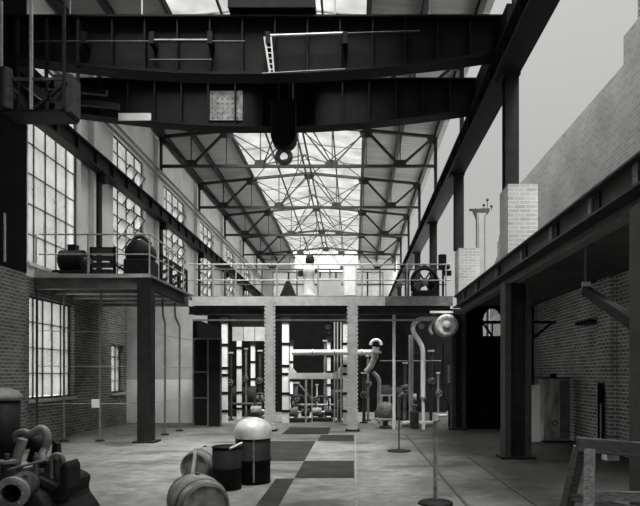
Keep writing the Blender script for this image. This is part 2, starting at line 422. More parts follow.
# end wall and upper floor beyond
struct(B().box(-8.5, 3.8, END, END + .3, 0, 5.2).box(-8.5, -7.2, END, END + .3, 5.2, 12.6).box(2.6, 3.8, END, END + .3, 5.2, 12.6).box(-7.2, 2.6, END, END + .3, 10.8, 12.6).build('wall_far', PLASTER))
fr = B()
for i in range(8): xx = -7.2 + 9.8 * i / 7; fr.box(xx - .06, xx + .06, END + .1, END + .2, 5.2, 10.8)
for j in range(6): zz = 5.2 + 5.6 * j / 5; fr.box(-7.2, 2.6, END + .1, END + .2, zz - .06, zz + .06)
f = struct(fr.build('window_far', STEEL))
gb = B(); gb._add([(-7.2, END + .15, 5.2), (2.6, END + .15, 5.2), (2.6, END + .15, 10.8), (-7.2, END + .15, 10.8)], [(0, 1, 2, 3)]); gb.build('glass', GLASSW, f)
struct(B().box(WX, 3.4, 27.8, END, 3.95, 4.15).build('floor_upper', DECK))
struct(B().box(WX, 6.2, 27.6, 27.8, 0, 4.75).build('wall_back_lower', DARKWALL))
struct(B().box(WX, -5.3, 21.5, 21.7, 1.55, 4.15).build('wall_partition', GREYPL))
struct(B().box(WX, -5.3, 21.49, 21.7, 0, 1.55).build('wall_partition_dado', DADO))

# right aisle: brick outer wall, ceiling slab
RW = 5.75
b = B(); top = [(5.0, 9.0), (12.9, 8.35), (23.0, 8.35)]
b.box(RW, RW + .35, 3.0, 12.8, 4.1, 8.95); b.box(RW, RW + .35, 12.8, 23.2, 4.1, 8.35)
for k in range(10): b.box(RW, RW + .35, 23.2 + k * .22, 23.42 + k * .22, 4.1, 8.35 - [.35, .6, 1.1, 1.3, 1.9, 2.0, 2.4, 2.9, 3.1, 3.6][k])
struct(b.build('wall_right_upper', BRICK_U))
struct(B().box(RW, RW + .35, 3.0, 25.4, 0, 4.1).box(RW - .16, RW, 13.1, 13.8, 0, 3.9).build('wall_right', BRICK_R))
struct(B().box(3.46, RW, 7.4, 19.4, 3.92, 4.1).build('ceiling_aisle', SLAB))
# arched opening at the end of the aisle
ex0, ex1 = X(483, 19.2), X(503, 19.2); zt = 3.86; zs = Z(322, 19.2); zb = Z(336, 19.2)
b = B(); b.box(3.6, ex0, 19.2, 19.4, 0, 3.92); b.box(ex1, RW, 19.2, 19.4, 0, 3.92); b.box(ex0, ex1, 19.2, 19.4, 0, zb)
ap = [(ex0, 3.92)] + [((ex0 + ex1) / 2 - (ex1 - ex0) / 2 * math.cos(PI * k / 10), zs + (zt - zs) * math.sin(PI * k / 10)) for k in range(11)] + [(ex1, 3.92)]
b.prism(ap, 19.2, 19.4)
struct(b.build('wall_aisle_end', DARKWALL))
b = B(); b.box(ex0, ex1, 19.28, 19.32, zs - .05, zs + .05); b.bar((ex0, 19.3, zs), ((ex0 + ex1) / 2, 19.3, zb), .06)
for q in (0, .5, 1): b.box(ex0 + (ex1 - ex0) * q - .02, ex0 + (ex1 - ex0) * q + .02, 19.28, 19.32, zb, zs)
f = struct(b.build('window_aisle', STEEL))
gb = B(); gb._add([(ex0, 19.34, zb), (ex1, 19.34, zb), (ex1, 19.34, zt), (ex0, 19.34, zt)], [(0, 1, 2, 3)]); gb.build('glass', GLASSS, f)

# ------------------------------------------------------------------ roof trusses
def make_truss(y):
    t = thing('roof_truss', '', 'truss', (-2.3, y, 10.3), 'riveted roof trusses')
    zb, ze, zc = 10.3, 11.5, 12.05
    tz = lambda x: zc - (zc - ze) * abs(x + 2.3) / 5.7
    L, R, C = -7.95, 3.35, -2.3
    B().bar((L, y, zb), (R, y, zb), .12, .11).build('bottom_chord', TRUSS, t)
    b = B(); b.bar((L, y, tz(L)), (C, y, zc), .12, .12); b.bar((C, y, zc), (R, y, tz(R)), .12, .12); b.build('top_chord', TRUSS, t)
    tn = [-8.0, -5.25, -2.3, 0.5, 3.3]; bn = [-6.7, -3.85, -0.9, 1.9]
    for i in range(4):
        heavy = .1 if i in (0, 3) else .055
        B().bar((max(tn[i], L), y, tz(tn[i])), (bn[i], y, zb), heavy, heavy).build('diagonal', TRUSS, t)
        B().bar((bn[i], y, zb), (min(tn[i + 1], R), y, tz(tn[i + 1])), heavy, heavy).build('diagonal', TRUSS, t)
    for xx in bn + tn[1:4]:
        B().bar((xx, y, zb), (xx, y, tz(xx)), .04, .04).build('vertical', TRUSS, t)
    for xx in tn:
        z = tz(xx); a, c = max(xx - .32, L - .05), min(xx + .32, R + .05)
        B().prism([(a, z + .04), (c, z + .04), (min(xx + .2, c), z - .3), (max(xx - .2, a), z - .3)], y - .02, y + .02).build('gusset', TRUSS, t)
    for xx in bn:
        B().prism([(xx - .3, zb - .05), (xx + .3, zb - .05), (xx + .2, zb + .26), (xx - .2, zb + .26)], y - .02, y + .02).build('gusset', TRUSS, t)
    for xx in (L, R):
        B().box(xx - .06, xx + .06, y - .05, y + .05, zb - .2, tz(xx)).build('end_post', TRUSS, t)
    return t
tr0 = make_truss(TR[1]); tr0['label'] = 'riveted steel roof truss mostly hidden behind the crane girders'
ordn = ['first full truss seen below the crane', 'second truss beyond the crane', 'third truss beyond the crane', 'fourth truss beyond the crane', 'last truss, before the far end wall']
for k, y in enumerate(TR[2:]): dup(tr0, (0, y - TR[1], 0), 'riveted steel roof truss under the skylight, ' + ordn[k])
# ridge lattice: a pair of bars and crossed rods in each bay
for k in range(5):
    y0, y1 = TR[k + 1], TR[k + 2]
    t = thing('ridge_bracing', 'crossed tie rods and paired ridge bars, ' + ['bay nearest the crane', 'second bay from the crane', 'third bay from the crane', 'fourth bay from the crane', 'farthest bay'][k], 'bracing', (-2.3, y0, 10.3), 'ridge bracing frames')
    for dx in (-.14, .14): B().bar((-2.3 + dx, y0 + .05, 11.95), (-2.3 + dx, y1 - .05, 11.95), .07, .1).build('ridge_bar', TRUSS, t)
    for s in (-1, 1):
        B().tube([(-2.3, y0 + .05, 11.9), (-2.3 + s * 2.8, y1 - .05, 11.7)], .022, 6).build('tie_rod', TRUSS, t)
        B().tube([(-2.3 + s * 2.8, y0 + .05, 11.7), (-2.3, y1 - .05, 11.9)], .022, 6).build('tie_rod', TRUSS, t)
        B().tube([(-2.3 + s * 1.4, y0 + .1, 10.4), (-2.3, (y0 + y1) / 2, 11.9)], .026, 6).build('strut', TRUSS, t)
        B().tube([(-2.3, (y0 + y1) / 2, 11.9), (-2.3 + s * 1.4, y1 - .1, 10.4)], .026, 6).build('strut', TRUSS, t)

# ------------------------------------------------------------------ crane runway beams
def runway(x0, x1, lab, name='crane_beam'):
    t = thing(name, lab, 'beam', ((x0 + x1) / 2, 10, 7.95), 'crane runway beams')
    xf = x1 if x0 < -5 else x0
    b = B(); b.box(x0, x1, 6.5, END - .2, 8.4, 8.45); b.box(x0, x1, 6.5, END - .2, 7.95, 8.0); xm = (x0 + x1) / 2; b.box(xm - .03, xm + .03, 6.5, END - .2, 8.0, 8.4); y = 7.0
    while y < END - .5: b.box(x0 + .03, x1 - .03, y, y + .03, 8.0, 8.4); y += 1.22
    b.build('girder', STEEL, t)
    B().bar((xm, 6.5, 8.49), (xm, END - .2, 8.49), .07, .08).build('rail', MIDSTEEL, t)
    return t
runway(-7.97, -7.66, 'dark steel crane runway beam along the left wall windows')
runway(2.92, 3.42, 'dark steel crane runway beam on the open right side')
for y in TR[1:]:
    q = B(); q.box(-7.98, -7.9, y - .12, y + .12, 4.2, 7.95); q.box(-7.98, -7.7, y - .12, y + .12, 7.7, 7.95)
    tag(q.build('wall_stanchion', STEEL), 'dark stanchion on left wall carrying crane beam, at ' + {18.7: 'near end of gallery', 24.7: 'first truss beyond crane', 30.8: 'second truss beyond crane', 36.9: 'third truss beyond crane', 43.0: 'fourth truss beyond crane', 49.0: 'last truss'}[y], 'column', 'left wall stanchions')

# right hand columns: lower stanchion, brick pier, upper column
def lower_stanchion(y, lab, x0=3.1, x1=3.64):
    t = thing('steel_stanchion', lab, 'column', ((x0 + x1) / 2, y, 0), 'lower stanchions of the right aisle')
    for xa, xb in ((x0, x0 + .12), (x1 - .12, x1)):
        B().box(xa, xb, y - .2, y - .17, 0, 3.62).box(xa, xb, y + .17, y + .2, 0, 3.62).box(xa if xa == x0 else xb - .02, xa + .02 if xa == x0 else xb, y - .17, y + .17, 0, 3.62).rivets([((xa + xb) / 2, y - .2, .2 + k * .16) for k in range(21)], .016).build('channel', MIDSTEEL, t)
    B().box(x0 + .12, x1 - .12, y - .14, y + .14, 0, 3.62).build('web_plate', STEEL, t)
    B().box(x0 - .08, x1 + .08, y - .24, y + .24, 0, .05).build('base_plate', STEEL, t)
    return t
lower_stanchion(12.5, 'heavy riveted double-channel stanchion at the aisle edge, left of the metal locker')
lower_stanchion(18.93, 'heavy riveted double-channel stanchion at the far end, beside the round duct end', 3.06, 3.5)
t = lower_stanchion(6.6, 'heavy riveted stanchion at the right edge, behind the timber trestle', 3.12, 3.6)
B().box(3.1, 3.3, 6.37, 6.395, 2.75, 3.6).build('splice_plate', GREYSTEEL, t)
for y, lab, xa, xb in ((12.5, 'pale brick pier above the girder carrying the nearest upper column', 3.12, 3.72), (18.7, 'pale brick pier above the girder carrying the second upper column', 3.2, 3.85)):
    tag(B().box(xa, xb, y - .35, y + .35, 4.16, 5.6).build('brick_pier', BRICK_P), lab, 'pier', 'brick piers on the right girder')
for k, y in enumerate(TR[:1] + TR[1:6]):
    z0 = 5.6 if k < 2 else 4.15
    b = B(); b.box(3.12, 3.4, y - .14, y - .11, z0, 7.95).box(3.12, 3.4, y + .11, y + .14, z0, 7.95).box(3.24, 3.28, y - .11, y + .11, z0, 7.95)
    cl = thing('steel_column', 'dark steel upper column under the right crane beam, ' + ['nearest, on brick pier', 'second, on brick pier', 'third, behind the wheel engine', 'fourth along', 'fifth along', 'farthest along'][k], 'column', (3.27, y, z0), 'upper columns of the right side')
    b.build('shaft', STEEL, cl)
    B().box(3.3, 3.42, y - .06, y + .06, 8.5, 11.45).build('roof_post', STEEL, cl)
    B().box(3.0, 3.42, y - .2, y + .2, 7.9, 7.95).build('cap_plate', STEEL, cl)

# right girder at gallery level
t = thing('aisle_girder', 'long riveted plate girder at gallery level along the right side', 'girder', (3.2, 10, 3.7))
b = B(); b.box(3.18, 3.21, 3.5, 18.6, 3.82, 4.13); b.box(3.08, 3.3, 3.5, 18.6, 4.13, 4.16); b.box(3.06, 3.3, 3.5, 18.6, 3.79, 3.82); b.build('plate_girder', MIDSTEEL, t)
b = B(); b.box(3.3, 3.34, 3.5, 18.6, 3.66, 3.88); b.box(3.22, 3.42, 3.5, 18.6, 3.63, 3.66); b.build('lower_beam', GREYSTEEL, t)
for y in (6.6, 7.9, 9.5, 11.2, 13.2, 15.4, 17.2):
    for dy in (-.2, .06): B().box(3.145, 3.18, y + dy, y + dy + .12, 3.84, 4.1).rivets([(3.145, y + dy + .06, 3.9 + .07 * k) for k in range(3)], .015, (-1, 0, 0)).build('cleat', GREYSTEEL if dy > 0 else STEEL, t)
# jib arm and small bracket under the girder
t = thing('strut_arm', 'dark inclined strut with pale fittings, reaching up from right edge stanchion', 'strut', (3.3, 7, 2.3))
B().bar((3.2, 6.86, 2.33), (3.66, 9.5, 3.08), .11, .13).build('arm', STEEL, t)
B().tube([(3.66, 9.5, 3.05), (3.66, 9.5, 3.92)], .015, 6).build('hanger_rod', GREYSTEEL, t)
B().box(3.6, 3.72, 9.42, 9.5, 3.05, 3.2).box(3.74, 3.82, 9.3, 9.36, 2.94, 3.04).build('fitting', PIPE, t)
t = thing('wall_bracket', 'dark triangular steel bracket on the stanchion above the metal locker', 'bracket', (3.7, 12.5, 2.5))
B().bar((3.62, 12.5, 2.83), (4.2, 12.5, 2.83), .06, .06).build('arm', BLACK, t)
B().bar((3.62, 12.5, 2.4), (4.1, 12.5, 2.8), .05, .05).build('brace', BLACK, t)
tag(B().box(RW - .3, RW, 13.9, 14.8, 2.94, 3.02).build('wall_shelf', BLACK), 'small dark iron ledge high on the right brick wall', 'shelf')

# ------------------------------------------------------------------ overhead travelling crane
YN, YF = 12.65, 15.3
crane = thing('overhead_crane', 'huge black travelling crane with paired fish-bellied girders spanning the hall', 'crane', (-2.3, 14, 7.9))
def girder_part(y):
    xL, xR, xc = -7.75, 3.1, -2.3
    low = []; N = 16
    for i in range(N + 1):
        x = xL + (xR - xL) * i / N; u = abs(x - xc) / 5.4; low.append((x, 8.0 + .55 * max(0, (u - .12)) ** 1.6))
    bb = B(); bb.prism([(xL, 9.17), (xR, 9.17)] + low[::-1], y - .02, y + .02)
    bb.rivets([(xL + .2 + k * .17, y - .02, 9.1) for k in range(62)], .018)
    gd = bb.build('girder', CRANE, crane)
    bb = B(); bb.bar((xL, y, 9.19), (xR, y, 9.19), .42, .04)
    for i in range(N): bb.bar((low[i][0], y, low[i][1]), (low[i + 1][0] + .01, y, low[i + 1][1]), .42, .05)
    bb.build('flange', CRANE, gd)
    bb = B()
    for i in range(1, N): B().box(low[i][0] - .015, low[i][0] + .015, y - .17, y + .17, low[i][1], 9.17).build('stiffener', CRANE, gd)
    return gd
g1 = girder_part(YN); g2 = girder_part(YF)
def crane_part(bb, name, m): return bb.build(name, m, crane)
# end carriages with wheels running on the rails
for xx in (-7.82, 3.17):
    e1 = crane_part(B().box(xx - .14, xx + .14, YN - .75, YF + .75, 8.72, 9.1), 'end_carriage', CRANE)
    for yy in (YN - .35, YF + .35): B().cyl((xx - .07, yy, 8.74), (xx + .07, yy, 8.74), .21, 18).build('wheel', STEEL, e1)
# walkways, pipes, hand rails
crane_part(B().box(-7.6, 3.0, YN + .24, YN + .7, 9.13, 9.17), 'walkway', CRANE)
hr = crane_part(B().tube([(-7.6, YN + .6, 10.2), (3.0, YN + .6, 10.2)], .025, 8), 'handrail', RAIL)
for px in (70, 142, 258, 335, 430):
    xx = X(px, YN + .6); B().tube([(xx, YN + .6, 9.17), (xx, YN + .6, 10.2)], .02, 8).build('rail_post', RAIL, hr)
yq = YN - .26
for p0, p1, yy, r, m_ in ((28, 245, 41.5, .018, MIDSTEEL), (150, 212, 40.5, .03, GREYSTEEL), (266, 345, 36, .03, RAIL), (345, 420, 33.5, .018, MIDSTEEL), (150, 212, 60, .02, MIDSTEEL)):
    crane_part(B().tube([P(p0, yy, yq), P(p1, yy - (p1 - p0) * .035 * (p0 > 200), yq)], r, 8), 'line_shaft', m_)
for px in (84, 152, 210, 268, 345): crane_part(B().box(X(px, yq) - .05, X(px, yq) + .05, yq - .03, YN - .02, Z(44, yq), Z(32, yq)), 'shaft_bracket', CRANE)
crane_part(B().bar((-3.9, YN + .5, 8.36), (.2, YN + .5, 8.36), .5, .03), 'lower_platform', CRANE)
crane_part(B().tube([P(262, 73.5, yq), P(345, 69, yq)], .014, 6), 'edge_rail', GREYSTEEL)
lad = crane_part(B().bar(P(264.5, 37, yq), P(270, 73, yq), .03, .04).bar(P(271, 37, yq), P(274, 73, yq), .03, .04), 'ladder', RAIL)
q = B()
for k in range(6): q.bar(P(265.2 + k * .9, 42 + k * 5.5, yq), P(271.5 + k * .5, 42 + k * 5.5, yq), .02, .02)
q.build('rungs', RAIL, lad)
# trolley, drum and motor on top
tl = crane_part(B().box(-2.6, -.8, YN - .3, YF + .3, 9.3, 9.5), 'trolley', CRANE)
B().cyl((-2.2, 14, 9.85), (-1.1, 14, 9.85), .34, 20).build('rope_drum', CRANE, tl)
B().cyl((-2.35, YN, 9.8), (-1.2, YN, 9.8), .28, 18).ball((-2.35, YN, 9.8), .28, 14).ball((-1.2, YN, 9.8), .28, 14).build('motor', STEEL, tl)
for xx in (-2.4, -.95):
    for yy in (YN, YF): B().cyl((xx - .05, yy, 9.31), (xx + .05, yy, 9.31), .13, 14).build('wheel', STEEL, tl)
# hook block on two falls
HX, HY = X(284, 14.0), 14.0
for dx in (-.12, .12): B().tube([(HX + dx, HY, 8.1), (HX + dx, HY, 9.5)], .012, 6).build('rope', MIDSTEEL, tl)
B().tube([(X(293, 14), HY, 7.2), (X(293, 14), HY, 9.4)], .014, 6).build('rope', RAIL, tl)
hb = B(); hb.box(HX - .28, HX + .28, HY - .14, HY + .14, 7.25, 8.1); hb.cyl((HX - .0, HY - .18, 7.27), (HX, HY + .18, 7.27), .29, 24); hb = hb.build('hook_block', CRANE, crane, .02)
B().tube(arc((HX, HY, 6.82), .15, PI * .62, PI * 2.35, 18, (1, 0, 0), (0, 0, 1)), .06, 10).build('hook', IRONLIGHT, hb)
B().tube([(HX, HY, 6.94), (HX, HY, 7.02)], .07, 8).build('shank', IRON, hb)
# light reflected on the far web, painted as a paler riveted plate
pl = B().box(X(209, YF), X(243, YF), YF - .045, YF - .02, 8.2, 8.95); pl.rivets([(X(213 + 5 * i, YF), YF - .045, 8.28 + .12 * j) for i in range(6) for j in range(6)], .02); pl = pl.build('reflected_light_plate', IRONLIGHT, g2)
B().box(X(122, YF), X(154, YF), YF - .24, YF - .2, 8.12, 8.3).build('roof_light_plate', PALE, g2)  # glimpse of roof light at the girder bottom, painted as a pale plate
# driver's cage at the left end
cx0, cx1, cy0, cy1, cz0, cz1 = -7.0, -5.75, 11.9, 12.5, 7.0, 8.55
cg = crane_part(B().box(cx0, cx1, cy0, cy1, cz0 - .05, cz0), 'cage_floor', BLACK)
for xx in (cx0, -6.4, cx1):
    for yy in (cy0, cy1): B().bar((xx, yy, cz0), (xx, yy, 9.15), .05, .05).build('cage_post', RAIL if xx < -6.1 and yy == cy0 else STEEL, cg)
for zz in (cz0 + .6,):
    B().bar((cx0, cy0, zz), (cx1, cy0, zz), .035, .05).bar((cx1, cy0, zz), (cx1, cy1, zz), .035, .05).bar((cx0, cy0, zz), (cx0, cy1, zz), .035, .05).build('cage_rail', MIDSTEEL, cg)
B().bar((-6.35, cy0, cz0), (cx1, cy0, cz0 + .5), .05).bar((-6.35, cy0, cz0 + .5), (cx1, cy0, cz0), .05).build('cage_brace', STEEL, cg)
B().box(-6.0, -5.65, 12.0, 12.4, cz0, cz0 + .75).build('controller', IRON, cg)
B().cyl((-6.9, 11.9, cz0), (-6.9, 11.9, cz0 + .8), .12, 14).build('controller', IRON, cg)
for yy in (13.6, 14.3): crane_part(B().bar((-7.3, yy, 8.3), (-5.6, yy, 8.12), .12, .12), 'outrigger', STEEL)

# ------------------------------------------------------------------ galleries
GZ = 4.18
GL = 4.3; GX = -5.2
t = thing('side_gallery', 'steel side gallery with deep joists along the left wall', 'gallery', (-6.8, 17, 3.8))
B().box(WX + .02, GX, 15.3, 19.5, GL - .06, GL).build('deck', DECK, t)
B().ibeam((WX + .02, 15.36, GL - .23), (GX, 15.36, GL - .23), .16, .3).build('front_beam', GREYSTEEL, t)
B().ibeam((GX - .05, 15.3, GL - .23), (GX - .05, 18.5, GL - .23), .16, .3).build('side_beam', STEEL, t)
for yy in (16.4, 17.4, 18.4, 19.4):
    B().ibeam((WX + .02, yy, GL - .22), (GX - .15, yy, GL - .22), .2, .3).build('joist', PIPE, t)
B().box(WX + .02, GX + .03, 15.24, 15.27, GL - .1, GL).build('kerb_plate', PIPE, t)
t = thing('gallery_post', 'heavy riveted steel post carrying the corner of the left gallery', 'column', (-5.33, 15.4, 0))
B().box(-5.48, -5.46, 15.25, 15.6, 0, GL - .4).box(-5.19, -5.17, 15.25, 15.6, 0, GL - .4).box(-5.46, -5.19, 15.4, 15.43, 0, GL - .4).build('shaft', STEEL, t)
B().box(-5.5, -5.15, 15.21, 15.23, 0, GL - .1).rivets([(xx, 15.21, .1 + .13 * k) for k in range(31) for xx in (-5.47, -5.18)], .02).build('face_plate', STEEL, t)
B().box(-5.6, -5.05, 15.15, 15.7, 0, .04).build('base_plate', STEEL, t)

t = thing('cross_gallery', 'steel cross gallery with pale riveted fascia spanning the hall', 'gallery', (-1, 19.5, 3.6))
B().box(-5.15, 3.05, 18.55, 19.5, GZ - .1, GZ - .02).build('deck', DECK, t)
B().box(-5.0, X(385, 18.6), 18.52, 18.55, 3.86, 4.14).build('fascia', PALE, t)
B().box(X(385, 18.6), 3.05, 18.52, 18.55, 3.86, 4.14).build('fascia_plate', GREYSTEEL, t)
B().ibeam((-5.15, 18.75, 3.73), (3.0, 18.75, 3.73), .2, .24).build('main_beam', MIDSTEEL, t)
B().ibeam((-5.15, 19.4, 3.8), (3.0, 19.4, 3.8), .15, .3).build('rear_beam', STEEL, t)
B().bar((-5.0, 18.6, 3.42), (3.0, 18.6, 3.42), .08, .05).build('angle_iron', GREYSTEEL, t)
for i in range(9):
    xx = -4.6 + i * .95; B().ibeam((xx, 18.8, 3.85), (xx, 19.4, 3.85), .12, .2).build('joist', STEEL, t)
for xx, lab in ((X(270.5, 18.5), 'left one'), (X(352.5, 18.5), 'right one')):
    t = thing('riveted_post', f'pale riveted steel post carrying the cross gallery, {lab} of two', 'column', (xx, 18.5, 0), 'pale posts of the cross gallery')
    B().box(xx - .15, xx + .15, 18.34, 18.36, 0, 4.1).rivets([(xx + s * .115, 18.34, .1 + .12 * k) for k in range(33) for s in (-1, 1)], .026)._teeth(xx).build('face_plate', PALE, t)
    B().box(xx - .14, xx - .12, 18.36, 18.5, 0, 4.1).box(xx + .12, xx + .14, 18.36, 18.5, 0, 4.1).build('channel', GREYSTEEL, t)
    B().box(xx - .22, xx + .22, 18.25, 18.6, 0, .05).build('base_plate', STEEL, t)

def railing(name, lab, pts, posts, h=1.02, z=GZ, mats=RAIL):
    t = thing(name, lab, 'railing', (pts[0][0], pts[0][1], z))
    B().tube([(x, y, z + h) for x, y in pts], .022, 8).build('top_rail', mats, t)
    B().tube([(x, y, z + h * .5) for x, y in pts], .018, 8).build('mid_rail', mats, t)
    for x, y in posts:
        B().tube([(x, y, z), (x, y, z + h)], .022, 8).build('post', mats, t)
    return t
railing('guard_rail', 'pipe guard rail across the front of the left gallery', [(-8.05, 15.34), (-5.22, 15.34)], [(X(36, 15.34), 15.34), (X(88, 15.34), 15.34), (-5.23, 15.34)], 1.02, GL)
railing('guard_rail', 'pipe guard rail along the side edge of the left gallery', [(-5.23, 15.4), (-5.23, 18.45)], [(-5.23, 16.9), (-5.23, 18.4)], 1.02, GL)
railing('guard_rail', 'pipe guard rail along the cross gallery above the pale fascia', [(-5.12, 18.56), (3.0, 18.56)], [(X(p, 18.56), 18.56) for p in (213, 236, 277, 318, 362, 407, 446)], .98, GZ - .02)
railing('guard_rail', 'pipe guard rail along the rear edge of the cross gallery', [(-5.12, 19.46), (3.0, 19.46)], [(X(p, 19.46), 19.46) for p in (225, 262, 297, 330, 380, 420)], .98, GZ - .02, MIDSTEEL)

# things on the galleries
def engine(cx, cy, z, s, lab, name='gallery_motor', wheel=True, m=BLACK):
    t = thing(name, lab, 'machine', (cx, cy, z))
    B().box(cx - .45 * s, cx + .45 * s, cy - .3 * s, cy + .3 * s, z, z + .18 * s).build('bed', m, t, .02)
    B().cyl((cx - .3 * s, cy, z + .48 * s), (cx + .32 * s, cy, z + .48 * s), .3 * s, 20).build('casing', m, t)
    B().cyl((cx + .32 * s, cy, z + .48 * s), (cx + .48 * s, cy, z + .48 * s), .1 * s, 12).build('shaft_end', IRONLIGHT, t)
    B().box(cx - .1 * s, cx + .12 * s, cy - .12 * s, cy + .12 * s, z + .76 * s, z + .92 * s).build('terminal_box', m, t)
    return t
engine(X(72, 15.9), 15.95, GL, .95, 'dark squat motor on the left gallery, nearest the big window')
def switch_frame(cx, cy, z, w_, h_, lab):
    t = thing('switch_frame', lab, 'machine', (cx, cy, z))
    b = B()
    for s in (-1, 1): b.box(cx + s * w_ / 2 - .03, cx + s * w_ / 2 + .03, cy - .04, cy + .04, z, z + h_)
    b.box(cx - w_ / 2, cx + w_ / 2, cy - .04, cy + .04, z + h_ - .06, z + h_); b.build('frame', BLACK, t)
    for i in range(4): B().box(cx - w_ / 2 + .04, cx + w_ / 2 - .04, cy - .06, cy + .06, z + .12 + i * h_ / 4.6, z + .12 + i * h_ / 4.6 + .13).build('slat_bar', IRON, t)
    return t
switch_frame(X(103, 16.1), 16.1, GL, .62, .85, 'dark upright slatted frame standing on the left gallery behind the rail')
tag(B().box(X(40, 15.5), X(59, 15.5), 15.38, 15.62, GL, GL + .05).build('board', PALE), 'pale board lying on the left gallery deck', 'board')
tag(B().bar((X(106, 17.6), 17.6, 5.15), (X(147, 17.6), 17.4, GL + .06), .06, .06).build('pole', BLACK), 'dark pole leaning diagonally on the left gallery', 'pole')
t = thing('corner_engine', 'black domed engine standing at the left gallery corner behind rail', 'machine', (-5.75, 16.2, GL))
B().box(-6.1, -5.4, 15.85, 16.6, GL, GL + .5).build('bed', BLACK, t, .03)
B().lathe([(0, -.3), (.3, -.3), (.36, -.2), (.36, .2), (.3, .3), (0, .3)], (-5.75, 16.2, GL + .68), (0, 1, 0), 24).build('casing', BLACK, t)
B().tube(smooth_path([(-6.0, 16.2, GL + .9), (-5.9, 16.2, GL + 1.12), (-5.7, 16.2, GL + 1.15), (-5.5, 16.2, GL + .95)]), .06, 8).build('bent_pipe', IRON, t)
for k, yy in enumerate((17.25, 18.15, 19.05)):
    t = thing('lattice_frame', 'dark lattice panel standing along the left gallery, ' + ['nearest', 'middle', 'farthest'][k] + ' of three', 'frame', (-5.42, yy, GL), 'lattice panels on the left gallery')
    b = B(); b.bar((-5.42, yy - .38, GL), (-5.42, yy - .38, GL + .8), .06).bar((-5.42, yy + .38, GL), (-5.42, yy + .38, GL + .8), .06).bar((-5.42, yy - .38, GL + .78), (-5.42, yy + .38, GL + .78), .06).bar((-5.42, yy - .38, GL + .03), (-5.42, yy + .38, GL + .03), .06); b.build('frame', BLACK, t)
    for q in range(3): B().bar((-5.42, yy - .4, GL + .05 + q * .25), (-5.42, yy + .4, GL + .3 + q * .22), .04, .09).build('slat', BLACK, t)

# wheel engine at the right end of the cross gallery
gx, gy = X(425, 19.1), 19.1
t = thing('wheel_engine', 'black engine with spoked wheel on the right end of the cross gallery', 'machine', (gx, gy, GZ - .02))
B().box(gx - .42, gx + .42, gy - .3, gy + .3, GZ - .02, GZ + .2).build('bed', BLACK, t, .02)
wh = B().tube(arc((gx - .05, gy - .25, GZ + .48), .4, 0, 2 * PI, 28, (1, 0, 0), (0, 0, 1)), .05, 8).build('wheel_rim', BLACK, t)
for k in range(6):
    a = PI * k / 3; B().bar((gx - .05, gy - .25, GZ + .48), (gx - .05 + .4 * math.cos(a), gy - .25, GZ + .48 + .4 * math.sin(a)), .05, .05).build('spoke', IRON, wh)
B().cyl((gx - .05, gy - .32, GZ + .48), (gx - .05, gy + .2, GZ + .48), .11, 14).build('hub', IRONLIGHT, t)
B().box(gx + .1, gx + .45, gy - .1, gy + .25, GZ + .2, GZ + .62).build('cylinder_block', BLACK, t, .03)
B().tube(smooth_path([(gx - .4, gy, GZ + .2), (gx - .35, gy, GZ + .75), (gx, gy, GZ + .98), (gx + .3, gy, GZ + .75), (gx + .35, gy, GZ + .6)]), .06, 8).build('bent_pipe', BLACK, t)
px_, pd = X(443, 18.9), 18.9
t = thing('lubricator', 'black apparatus on a thin standard beside the wheel engine', 'machine', (px_, pd, GZ - .02))
B().tube([(px_, pd, GZ - .02), (px_, pd, 5.5)], .035, 8).build('standard', BLACK, t)
B().cyl((px_ - .02, pd, 5.05), (px_ - .02, pd, 5.5), .13, 12).box(px_ - .02, px_ + .26, pd - .06, pd + .06, 4.85, 5.0).build('body', BLACK, t)
B().ball((px_ + .15, pd, 5.12), .08, 10).build('float', IRON, t)
# pale machine and cabinets behind the cross gallery rail
mx_, md_ = X(309, 19.1), 19.1
t = thing('capped_machine', 'pale upright machine with dark round cap, in the middle of the cross gallery', 'machine', (mx_, md_, GZ - .02))
B().lathe([(0, 0), (.26, 0), (.26, .1), (.17, .16), (.17, .7), (.2, .78), (.2, .98), (.1, 1.05), (0, 1.05)], (mx_, md_, GZ - .02), n=18).build('body', PIPE, t)
B().lathe([(0, 0), (.11, 0), (.14, .1), (.14, .22), (.09, .34), (0, .36)], (mx_ + .03, md_, GZ + 1.03), n=14).build('cap', BLACK, t)
B().box(mx_ - .34, mx_ - .19, md_ - .06, md_ + .06, GZ + .68, GZ + .86).box(mx_ + .19, mx_ + .3, md_ - .05, md_ + .05, GZ + .78, GZ + .9).build('side_box', BLACK, t)
t = thing('cabinet', 'tall pale cabinet at the rear of the cross gallery, right of the middle', 'cabinet', (X(349, 19.2), 19.25, GZ - .02))
B().box(X(343, 19.2), X(357, 19.2), 19.12, 19.42, GZ - .02, Z(264, 19.2)).build('body', PALE, t, .01)
B().box(X(344.5, 19.2), X(355.5, 19.2), 19.1, 19.12, GZ + .08, Z(267, 19.2)).build('door', WHITE, t)
t = thing('bench_chest', 'long low grey chest on the cross gallery beside the pale machine', 'chest', (X(327, 19.2), 19.25, GZ - .02))
B().box(X(319, 19.2), X(341, 19.2), 19.1, 19.4, GZ - .02, Z(280, 19.2)).build('body', GREYPL, t, .01)
B().box(X(318.7, 19.2), X(341.5, 19.2), 19.08, 19.42, Z(280, 19.2), Z(280, 19.2) + .04).build('lid', PALE, t)
t = thing('hopper', 'dark pyramid shaped hopper on the left half of the cross gallery', 'hopper', (X(288, 19.1), 19.1, GZ - .02))
B().lathe([(0, 0), (.3, 0), (.06, .55), (0, .55)], (X(288, 19.1), 19.1, GZ - .02), n=4, smooth=False).build('body', BLACK, t)
B().box(X(284, 19.1), X(292, 19.1), 18.85, 18.87, GZ + .02, GZ + .06).build('lip', IRON, t)

